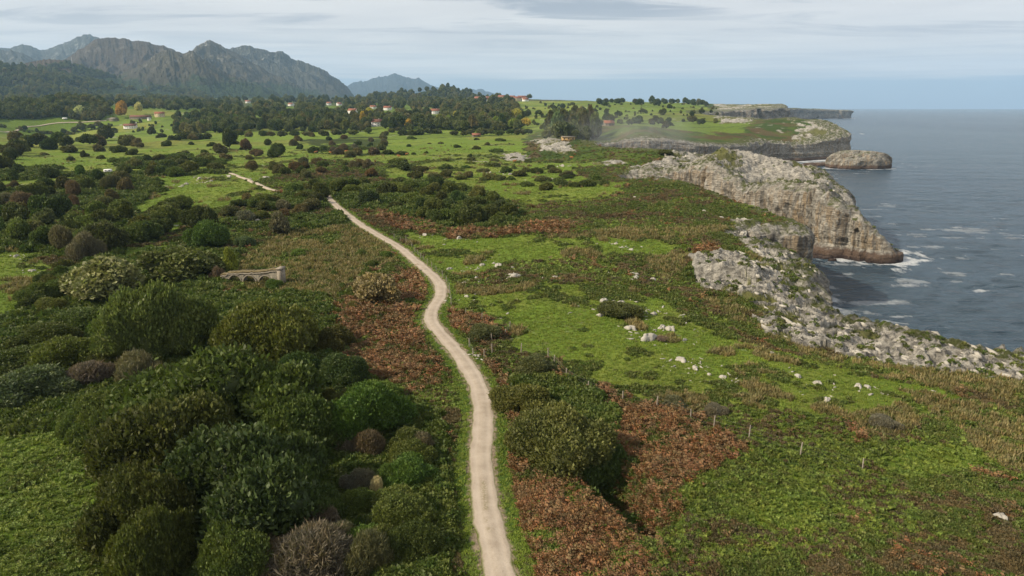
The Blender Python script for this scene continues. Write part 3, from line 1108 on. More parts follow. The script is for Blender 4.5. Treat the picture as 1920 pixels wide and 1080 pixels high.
_sa = Q(1620, 316, 706)
_rf = Q(1545, 308, 745)
STACKS = [(_sa[0], _sa[1] + 10, 33, 17), (_rf[0], _rf[1], 20, 7)]
STREAKS = []
for (a, b, ln, wd_, ang) in [(1570, 517, 16, 2.0, -.30), (1700, 537, 18, 1.6, -.1), (1840, 545, 12, 1.5, .0), (1665, 382, 14, 1.6, -.05), (1745, 383, 9, 1.6, 0),
                             (1695, 492, 13, 3.0, -.1), (1615, 251, 60, 5, 0), (1790, 425, 15, 1.5, 0), (1640, 405, 12, 1.0, 0), (1560, 484, 30, 4.5, -.25), (1660, 600, 14, 1.2, -.2), (1690, 590, 14, 1.2, -.1)]:
    q = P(a, b, 0)
    STREAKS.append((q[0], q[1], ln, wd_, ang))
build_sea()


def rock_blob(name, rx, ry, rz, seed, n=48, flat=.55, rough=.28, base=-2.0, sharp=False):
    """closed rock with a flattish top and a rugged side"""
    nu, nv = n * 2, n
    u = np.linspace(0, 2 * math.pi, nu, endpoint=False)
    v = np.linspace(0, 1, nv)
    U, V = np.meshgrid(u, v)
    z = np.sin(V * math.pi / 2) ** flat
    rr = np.cos(V * math.pi / 2) ** flat
    nn = fbm(np.cos(U) * 1.6 + seed * 3.1 + V * .7, np.sin(U) * 1.6 + V * 1.3 + seed, 5, seed, .6) - .5
    n2 = ridged(np.cos(U) * 3.6 + seed, np.sin(U) * 3.6 + V * 2.0 + seed, 3, seed + 9) - .5
    k = 1 + rough * 1.8 * nn + rough * .7 * n2
    x = np.cos(U) * rr * rx * k
    y = np.sin(U) * rr * ry * k
    zz = base + (rz - base) * z * (1 + rough * .7 * nn * (.4 + z))
    vs = np.stack([x, y, zz], -1).reshape(-1, 3)
    i = (np.arange(nv - 1)[:, None] * nu + np.arange(nu)[None]).ravel()
    j = (np.arange(nv - 1)[:, None] * nu + (np.arange(nu)[None] + 1) % nu).ravel()
    F = np.stack([i, j, j + nu, i + nu], 1)
    me = mesh_from(name, vs, F)
    if not sharp:
        smooth(me)
    return me


def sea_stack():
    me = rock_blob('sea_stack', 31, 14, 17.0, 5, 80, .5, .42)
    o = link('sea_stack', me, M_ROCK, loc=(_sa[0], _sa[1] + 12, 0))
    tag(o, 'long flat topped rock islet standing in the sea off the cliffs', 'sea stack')
    me = rock_blob('low_reef', 24, 6, 3.4, 9, 40, .6, .4)
    o = link('low_reef', me, M_ROCK, loc=(_rf[0], _rf[1], 0))
    tag(o, 'low reddish brown reef reaching from the islet towards the cliffs', 'reef')
    me = rock_blob('surf_rock', 1.6, 1.1, .9, 3, 16, .7, .5, -.8)
    for k, (a, b, s, w) in enumerate([(1521, 481, 1.0, 'leftmost wet black rock'), (1532, 483, 1.6, 'second wet black rock from the left'), (1546, 484, 1.7, 'broadest wet black rock'), (1560, 489, 1.0, 'rightmost wet black rock')]):
        q = P(a, b, 0)
        o = link('surf_rock', me, M_ROCK, loc=(q[0], q[1], 0))
        o.scale = (s * 1.2, s, 1)
        tag(o, w + ' awash in the foam below the high cliff face', 'rock', 'wet rocks below the high cliff')


sea_stack()


# ------------------------------------------------------------------ mountains
def mat_mountain(name, forest, bare, rock, fz, rock_amt=.5):
    m, t = new_mat(name)
    geo = t.n('ShaderNodeNewGeometry')
    pos = geo.outputs['Position']
    z = t.n('ShaderNodeSeparateXYZ', {0: pos}).outputs[2]
    nz = t.n('ShaderNodeSeparateXYZ', {0: geo.outputs['Normal']}).outputs[2]
    a = t.noise(pos, .0035, 6.0, .62, .5)
    b = t.noise(pos, .018, 6.0, .7)
    f = t.noise(pos, .06, 3.0, .7)
    c = t.mix(t.mapr(a, .35, .65), bare, tuple(q * .62 for q in bare))
    rk = t.math('MULTIPLY', t.mapr(nz, .95, .70), t.mapr(b, .53, .62), clamp=True)
    rk = t.math('MULTIPLY', rk, t.mapr(z, fz * 1.1, fz * 2.8), clamp=True)
    rk = t.math('MULTIPLY', rk, rock_amt * 1.2, clamp=True)
    c = t.mix(rk, c, rock)
    fl = t.math('ADD', z, t.math('MULTIPLY', t.math('SUBTRACT', a, .5), fz * 1.6))
    fl = t.math('ADD', fl, t.math('MULTIPLY', t.math('SUBTRACT', b, .5), fz * .8))
    fc = t.mix(t.mapr(f, .35, .65), tuple(q * .5 for q in forest), tuple(q * 1.5 for q in forest))
    c = t.mix(t.mapr(fl, fz * 1.12, fz * .92), c, fc)
    nm = t.n('ShaderNodeBump', {'Height': t.math('ADD', b, t.math('MULTIPLY', f, .35)), 'Strength': .9, 'Distance': 22.0}).outputs[0]
    p = out_pr(t, c, .95, .1, nm)
    t.n('ShaderNodeOutputMaterial', {0: p.outputs[0]})
    return m


def mountain(name, prof, D, mat, seed, depth=None, rough=1.0, base=40.0, nu=520, nv=170):
    px = np.array([p[0] for p in prof], float)
    py = np.array([p[1] for p in prof], float)
    U = np.linspace(px[0], px[-1], nu)
    # cosine eased profile with small serration
    hp = []
    for u in U:
        i = min(max(np.searchsorted(px, u) - 1, 0), len(px) - 2)
        t = (u - px[i]) / (px[i + 1] - px[i])
        hp.append(py[i] + (py[i + 1] - py[i]) * (t * .7 + .3 * (t * t * (3 - 2 * t))))
    hp = np.array(hp)
    zc = CAMZ + (199.0 - hp) / FPX * D - base
    zc = zc + (ridged(U / 11.0, U * 0 + seed, 4, seed, .6) - .55) * D * .0046 * rough
    zc = zc * np.sin(np.clip((U - U[0]) / 30, 0, 1) * math.pi / 2) * np.sin(np.clip((U[-1] - U) / 30, 0, 1) * math.pi / 2)
    zc = np.maximum(zc, 0)
    xs = (U - 960) / FPX * D
    W = depth or max(900, zc.max() * 2.4)
    v = np.linspace(-1.0, 0.75, nv)
    XX, VV = np.meshgrid(xs, v)
    ZC = np.broadcast_to(zc, XX.shape)
    L = W * .42
    wx = XX + (fbm(XX / L, VV * W / L, 3, seed + 3) - .5) * L * 1.1 * np.abs(VV)
    ZC2 = np.interp(wx.ravel(), xs, zc).reshape(XX.shape)
    s = np.clip(1 - np.abs(VV), 0, 1)
    prof_v = s ** 1.25
    sx = XX + VV * W * .55 * np.sign(XX - np.median(xs) + 1) * .35 + (fbm(XX / L, VV * W / L, 2, seed + 5) - .5) * L * .9
    rg = .72 * ridged(sx / (L * .85), VV * W / (L * 1.25) + seed, 5, seed + 11, .55) + .28 * ridged(XX / (L * .33) + VV, VV * W / (L * .38) + seed, 4, seed + 21, .55)
    g = np.sin(np.clip(np.abs(VV) * 1.6, 0, 1) * math.pi / 2)
    Z = (ZC * (1 - g) + ZC2 * g) * prof_v * (1 + (rg - .56) * 1.4 * g * rough)
    Z = Z * (1 - .0) + base - 30 * (np.abs(VV) > .98)
    Y = D + VV * W
    # keep lateral direction radial
    X = XX * (Y / D)
    me = mesh_from(name, np.stack([X, Y, Z], -1).reshape(-1, 3), grid_faces(nv, nu))
    smooth(me)
    o = link(name, me, mat)
    tag(o, kind='structure')
    return X, Y, Z


FOREST = (.022, .036, .013)
MM1 = mat_mountain('brown_moor', FOREST, (.068, .052, .034), (.20, .195, .175), 190, .4)
MM2 = mat_mountain('rocky_moor', FOREST, (.066, .058, .036), (.34, .32, .28), 210, .9)
MM3 = mat_mountain('far_moor', FOREST, (.056, .056, .044), (.26, .26, .24), 160, .6)
MM4 = mat_mountain('wooded_slope', (.024, .038, .012), (.060, .062, .030), (.12, .12, .09), 170, .1)
mountain('far_mountain', [(-420, 118), (-200, 112), (0, 98), (30, 96), (68, 99), (90, 93), (100, 94), (125, 103), (160, 93), (190, 81), (208, 75), (235, 85), (300, 104), (400, 135), (480, 170)], 9000, MM3, 301)
mountain('near_left_mountain', [(-420, 120), (-260, 105), (-120, 112), (0, 99), (30, 98), (75, 104), (110, 118), (150, 130), (220, 150), (280, 175)], 7000, MM3, 307)
mountain('brown_mountain', [(80, 165), (120, 142), (160, 120), (200, 97), (226, 83), (245, 82), (272, 83), (310, 89), (330, 93), (352, 100), (385, 115), (430, 130), (500, 152), (570, 180)], 5600, MM1, 311)
mountain('rocky_hill', [(150, 185), (200, 165), (262, 142), (300, 126), (330, 108), (346, 102), (360, 106), (376, 107), (392, 103), (410, 118), (450, 142), (500, 162), (560, 182)], 4600, MM2, 317)
mountain('rocky_peak', [(340, 130), (380, 112), (398, 97), (412, 91), (425, 85), (437, 92), (452, 100), (470, 108), (500, 126), (540, 148), (590, 170), (640, 186)], 6000, MM2, 331)
mountain('long_mountain_ridge', [(400, 130), (440, 104), (460, 100), (480, 96), (493, 95), (512, 102), (530, 105), (548, 104), (572, 118), (600, 127), (625, 138), (650, 155), (672, 172), (690, 188)], 7200, MM3, 337)
MM5 = mat_mountain('blue_moor', (.018, .026, .02), (.030, .034, .034), (.07, .07, .07), 260, .4)
mountain('blue_far_mountain', [(630, 178), (655, 166), (680, 157), (700, 156), (715, 149), (735, 147), (752, 143), (765, 147), (782, 152), (793, 151), (808, 160), (830, 167), (860, 178), (900, 190)], 14500, MM5, 341, depth=2600)
mountain('faint_far_hills', [(850, 186), (872, 176), (886, 168), (895, 172), (903, 168), (915, 174), (930, 178), (955, 188)], 17000, MM5, 347, depth=1600)
HILLS = []
HILLS.append(mountain('wooded_hill', [(-420, 100), (-250, 105), (-100, 110), (0, 120), (40, 128), (90, 136), (140, 146), (200, 158), (260, 170), (330, 182)], 3300, MM4, 353, rough=.8, depth=1000))
HILLS.append(mountain('wooded_knoll', [(20, 160), (60, 138), (95, 124), (135, 117), (160, 120), (185, 132), (230, 147), (290, 160), (360, 172), (430, 184)], 4000, MM1, 359, rough=.7, depth=900))
HILLS.append(mountain('low_wooded_ridge', [(640, 192), (700, 184), (780, 178), (820, 170), (845, 169), (870, 176), (900, 184), (940, 192)], 3100, MM4, 367, rough=.5, depth=500))


# ------------------------------------------------------------------ path ribbons
def ribbon(name, line, width, mat, lift=.07, ncross=9, seed=1, kind='structure'):
    n = len(line)
    t = np.gradient(line, axis=0)
    t /= np.linalg.norm(t, axis=1)[:, None] + 1e-9
    nx, ny = -t[:, 1], t[:, 0]
    rows = []
    s = np.arange(n)
    for k in range(ncross):
        u = (k / (ncross - 1) - .5) * 2
        e = width / 2 * (1 + (fbm(s / 3.0, np.full(n, k // (ncross // 2 + 1) * 9.0), 3, seed) - .5) * .46)
        x = line[:, 0] + nx * e * u
        y = line[:, 1] + ny * e * u
        rows.append((x, y))
    X = np.array([r[0] for r in rows])
    Y = np.array([r[1] for r in rows])
    H = hfull(X, Y)
    H = H * .5 + H.mean(axis=0)[None] * .5
    U = np.linspace(-1, 1, ncross)[:, None]
    lf = lift * (1 - .95 * (np.abs(U) ** 6))
    H = H + lf - .05 * np.exp(-((np.abs(U) - .5) / .2) ** 2)
    V = np.stack([X, Y, H], -1).reshape(-1, 3)
    me = mesh_from(name, V, grid_faces(ncross, n)[:, ::-1])
    vcol(me, 'Across', np.repeat(np.abs(U), n, 1).reshape(-1, 1).repeat(3, 1))
    smooth(me)
    o = link(name, me, mat)
    tag(o, kind=kind)
    return o


def mat_path():
    m, t = new_mat('gravel_path')
    ac = t.n('ShaderNodeAttribute', attribute_name='Across').outputs['Fac']
    pos = t.n('ShaderNodeNewGeometry').outputs['Position']
    a = t.noise(pos, 0.5, 5.0, .65)
    b = t.noise(pos, 5.0, 5.0, .7)
    g = t.noise(pos, 0.22, 3.0, .6)
    c = t.mix(t.mapr(a, .35, .65), (.31, .255, .195), (.41, .345, .27))
    c = t.mix(t.math('MULTIPLY', t.mapr(b, .56, .7), .55, clamp=True), c, (.24, .19, .14))
    rut = t.math('MULTIPLY', t.mapr(t.math('ABSOLUTE', t.math('SUBTRACT', ac, .5)), .25, .05), .35, clamp=True)
    c = t.mix(rut, c, (.47, .40, .32))
    # grass invading from the edges and along the crown in places
    ed = t.math('ADD', ac, t.math('MULTIPLY', t.math('SUBTRACT', a, .5), .5))
    c = t.mix(t.mapr(ed, .80, .98), c, (.10, .11, .03))
    cr = t.math('MULTIPLY', t.mapr(ac, .35, .1), t.mapr(g, .60, .66), clamp=True)
    cr = t.math('MULTIPLY', cr, t.mapr(b, .42, .52), clamp=True)
    c = t.mix(t.math('MULTIPLY', cr, .6), c, (.19, .16, .08))
    nm = t.n('ShaderNodeBump', {'Height': b, 'Strength': .6, 'Distance': .06}).outputs[0]
    p = out_pr(t, c, .95, .1, nm)
    t.n('ShaderNodeOutputMaterial', {0: p.outputs[0]})
    return m


M_PATH = mat_path()
ribbon('path', path_c, 2.62, M_PATH, .10, 11, 3)
ribbon('track', track_c, 2.6, M_PATH, .55, 5, 5)
ribbon('lane', lane_c, 5.0, M_PATH, .9, 5, 7)


# ------------------------------------------------------------------ foliage meshes
def ico(sub=1):
    import bmesh
    bm = bmesh.new()
    bmesh.ops.create_icosphere(bm, subdivisions=sub, radius=1.0)
    v = np.array([q.co[:] for q in bm.verts])
    f = np.array([[q.index for q in g.verts] for g in bm.faces])
    bm.free()
    return v, f


ICO1, ICO2 = ico(1), ico(2)


def leaf_quads(c, out, leaf, thin, up, rs, jit=.55):
    n = len(c)
    ups = np.where(rs.random((n, 1)) < .3, up * 2.6, up)
    a = out * .6 + np.array([0, 0, 1.0]) * ups + rs.normal(0, jit, (n, 3))
    a /= np.linalg.norm(a, axis=1)[:, None]
    b = np.cross(a, rs.normal(0, 1, (n, 3)) + out * .2)
    b /= np.linalg.norm(b, axis=1)[:, None] + 1e-9
    L = leaf * rs.uniform(.45, 1.7, (n, 1))
    W = L * thin
    p0 = c - a * L * .5
    p1 = c + b * W * .5 + out * L * .06
    p2 = c + a * L * .5
    p3 = c - b * W * .5 + out * L * .06
    return np.stack([p0, p1, p2, p3], 1).reshape(-1, 3)


def crown_mesh(name, seed, nleaf, leaf, nl=9, low=0.0, thin=.5, up=.5, conic=0.0, twig=0.0, core=.86, spread=.62):
    """crown of radius 1 and height 1 made of leaf clumps on overlapping lobes"""
    rs = np.random.default_rng(seed)
    lob = []
    for i in range(nl):
        an = rs.uniform(0, 2 * math.pi)
        rr = spread * math.sqrt(rs.uniform(0, 1))
        hh = rs.uniform(.28, .78) * (1 - .45 * rr) if conic == 0 else rs.uniform(.15, .9)
        if conic:
            rr *= (1 - hh) * 1.0
        lr = rs.uniform(.26, .44) * (1 - conic * hh * .6)
        lob.append((rr * math.cos(an), rr * math.sin(an), low + (1 - low) * hh, lr))
    if conic == 0:
        lob.append((0, 0, low + (1 - low) * .60, .46))
    lob = np.array(lob)
    zs = (1 - low)
    # pick lobes by area
    w = lob[:, 3] ** 2
    pick = rs.choice(len(lob), size=nleaf * 2, p=w / w.sum())
    d = rs.normal(0, 1, (nleaf * 2, 3))
    d /= np.linalg.norm(d, axis=1)[:, None]
    d[:, 2] = np.where(d[:, 2] < -.35, -d[:, 2], d[:, 2])
    c0 = lob[pick, :3]
    lr = lob[pick, 3][:, None]
    spr = np.where(rs.random((nleaf * 2, 1)) < .05, rs.uniform(.05, .22, (nleaf * 2, 1)), 0)
    bump = .82 + spr + .26 * rs.random((nleaf * 2, 1)) + .13 * np.sin(d[:, :1] * 9 + pick[:, None]) * np.sin(d[:, 1:2] * 8) * np.cos(d[:, 2:] * 7)
    c = c0 + d * lr * bump * np.array([1, 1, .85 * zs + .15])
    keep = np.ones(len(c), bool)
    for i in range(len(lob)):
        dist = np.linalg.norm((c - lob[i, :3]), axis=1)
        keep &= ~((dist < lob[i, 3] * .78) & (pick != i))
    keep &= c[:, 2] > .02
    c = c[keep][:nleaf]
    d = d[keep][:nleaf]
    vs = [leaf_quads(c, d, leaf, thin, up, rs)]
    nq = len(c)
    faces = [np.arange(nq * 4).reshape(-1, 4)]
    lv = [rs.random(nq)]
    off = nq * 4
    tri = []
    if core:
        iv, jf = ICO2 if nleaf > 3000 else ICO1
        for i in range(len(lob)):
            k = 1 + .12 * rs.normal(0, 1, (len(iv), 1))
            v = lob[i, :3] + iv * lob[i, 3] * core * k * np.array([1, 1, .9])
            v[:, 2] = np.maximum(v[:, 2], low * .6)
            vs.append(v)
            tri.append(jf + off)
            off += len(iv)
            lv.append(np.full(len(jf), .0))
    fs = faces + ([np.concatenate(tri)] if tri else [])
    me = mesh_from(name, np.concatenate(vs), fs)
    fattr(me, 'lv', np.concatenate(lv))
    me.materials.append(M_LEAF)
    return me


def trunk_mesh(name, seed, low=.4, r=.05, limbs=5):
    """tapered trunk with limbs, height 1, for a crown of radius 1"""
    rs = np.random.default_rng(seed)
    vs, fs = [], []

    def tube(p, q, r0, r1, k=6):
        p = np.array(p)
        q = np.array(q)
        a = (q - p) / (np.linalg.norm(q - p) + 1e-9)
        b = np.cross(a, [.3, .9, .1])
        b /= np.linalg.norm(b)
        c = np.cross(a, b)
        o = sum(len(x) for x in vs)
        th = np.linspace(0, 2 * math.pi, k, endpoint=False)
        ring = np.cos(th)[:, None] * b + np.sin(th)[:, None] * c
        vs.append(p + ring * r0)
        vs.append(q + ring * r1)
        i = np.arange(k)
        fs.append(np.stack([o + i, o + (i + 1) % k, o + k + (i + 1) % k, o + k + i], 1))
    top = np.array([rs.normal(0, .03), rs.normal(0, .03), max(low, .15) + .12])
    tube([0, 0, -.06], top, r * 1.25, r * .8)
    for i in range(limbs):
        an = i / limbs * 6.28 + rs.uniform(-.4, .4)
        e = np.array([math.cos(an) * .42, math.sin(an) * .42, rs.uniform(.5, .78)])
        m = top * .5 + e * .5 + rs.normal(0, .03, 3)
        tube(top, m, r * .55, r * .38)
        tube(m, e, r * .38, r * .15)
    me = mesh_from(name, np.concatenate(vs), np.concatenate(fs))
    me.materials.append(M_BARK)
    return me


CR = {}
CR['hi'] = [crown_mesh('crown', 40 + i, 26000, .055, 19, 0, .5, .55, spread=.74) for i in range(5)]
CR['hishaggy'] = [crown_mesh('crown', 50 + i, 15000, .085, 11, 0, .30, .75, core=.8) for i in range(2)]
CR['hiflower'] = [crown_mesh('crown', 56 + i, 9000, .085, 12, 0, .6, .3) for i in range(2)]
CR['mid'] = [crown_mesh('crown', 60 + i, 5200, .10, 9, 0, .55, .5) for i in range(5)]
CR['midtree'] = [crown_mesh('crown', 70 + i, 4200, .10, 9, .22, .6, .3, spread=.56) for i in range(4)]
CR['twig'] = [crown_mesh('crown', 80 + i, 9500, .17, 9, 0, .09, .7, core=.38) for i in range(3)]
CR['low'] = [crown_mesh('crown', 90 + i, 1500, .16, 8, 0, .65, .4) for i in range(5)]
CR['lowtree'] = [crown_mesh('crown', 100 + i, 1500, .15, 8, .25, .65, .3, spread=.55) for i in range(4)]
CR['tall'] = [crown_mesh('crown', 110 + i, 1800, .13, 11, .25, .55, .5, conic=.45, core=.8) for i in range(4)]
CR['cone'] = [crown_mesh('crown', 120 + i, 7000, .09, 12, 0, .4, .9, conic=.7, core=.8) for i in range(2)]
TR = [trunk_mesh('trunk', 130 + i, .3, .045) for i in range(3)]
TRB = [trunk_mesh('trunk', 140 + i, .1, .03, 6) for i in range(2)]

COLS = {
    'dark green': (.040, .047, .012), 'olive green': (.058, .070, .018), 'mid green': (.046, .063, .015),
    'bright green': (.056, .078, .018), 'brownish green': (.062, .062, .024), 'grey brown': (.076, .069, .046), 'brown': (.066, .054, .028),
    'tan flecked green': (.105, .098, .048), 'deep green': (.031, .041, .012), 'yellow green': (.100, .120, .022),
    'autumn yellow': (.22, .17, .035), 'autumn orange': (.20, .115, .030), 'pale tan': (.26, .22, .13), 'grey green': (.060, .072, .030),
    'rust brown': (.072, .052, .024)}
NTH = ['leftmost', 'second from the left', 'third from the left', 'fourth from the left', 'fifth from the left', 'sixth from the left',
       'seventh from the left', 'eighth from the left', 'ninth from the left', 'tenth from the left']
_U = ['', 'one', 'two', 'three', 'four', 'five', 'six', 'seven', 'eight', 'nine']
_O = ['', 'first', 'second', 'third', 'fourth', 'fifth', 'sixth', 'seventh', 'eighth', 'ninth']
_T = {1: 'ten', 2: 'twenty', 3: 'thirty', 4: 'forty', 5: 'fifty'}
_E = ['tenth', 'eleventh', 'twelfth', 'thirteenth', 'fourteenth', 'fifteenth', 'sixteenth', 'seventeenth', 'eighteenth', 'nineteenth']


def nth(i):
    """i counted from 0"""
    if i < 10:
        return NTH[i]
    k = i + 1
    if k < 20:
        w = _E[k - 10]
    elif k % 10 == 0:
        w = {20: 'twentieth', 30: 'thirtieth', 40: 'fortieth', 50: 'fiftieth'}[k]
    else:
        w = _T[k // 10] + '-' + _O[k % 10]
    return w + ' from the left'


def plant(kind, x, y, w, h, colname, label, cat, group=None, name=None, near=True, sink=.3, seedk=0, colmul=1.0):
    """a bush or tree standing at x, y: foliage and trunk under an Empty, or one mesh far away"""
    z = hz(x, y) - sink
    ms = CR[kind]
    me = ms[seedk % len(ms)]
    c = COLS[colname]
    rr = random.Random(int(x * 13 + y * 7) + seedk)
    colr = tuple(q * rr.uniform(.88, 1.14) * colmul * 1.75 for q in c) + (1.0,)
    nm = name or ('tree' if 'tree' in cat else 'bush')
    rz = rr.uniform(0, 6.28)
    if near:
        root = bpy.data.objects.new(nm, None)
        COL.objects.link(root)
        root.location = (x, y, z)
        root.rotation_euler = (0, 0, rz)
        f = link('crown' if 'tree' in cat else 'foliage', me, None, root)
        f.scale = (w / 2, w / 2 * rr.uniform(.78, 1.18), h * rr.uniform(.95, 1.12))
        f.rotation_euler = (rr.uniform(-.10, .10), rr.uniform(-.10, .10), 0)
        f.color = colr
        tm = (TR if kind in ('midtree', 'lowtree', 'tall') else TRB)
        t = link('trunk' if 'tree' in cat else 'stem', tm[seedk % len(tm)], None, root)
        t.scale = (w / 2, w / 2, h)
    else:
        root = link(nm, me, None)
        root.location = (x, y, z)
        root.rotation_euler = (0, 0, rz)
        root.scale = (w / 2, w / 2 * rr.uniform(.85, 1.15), h)
        root.color = colr
    tag(root, label, cat, group)
    return root


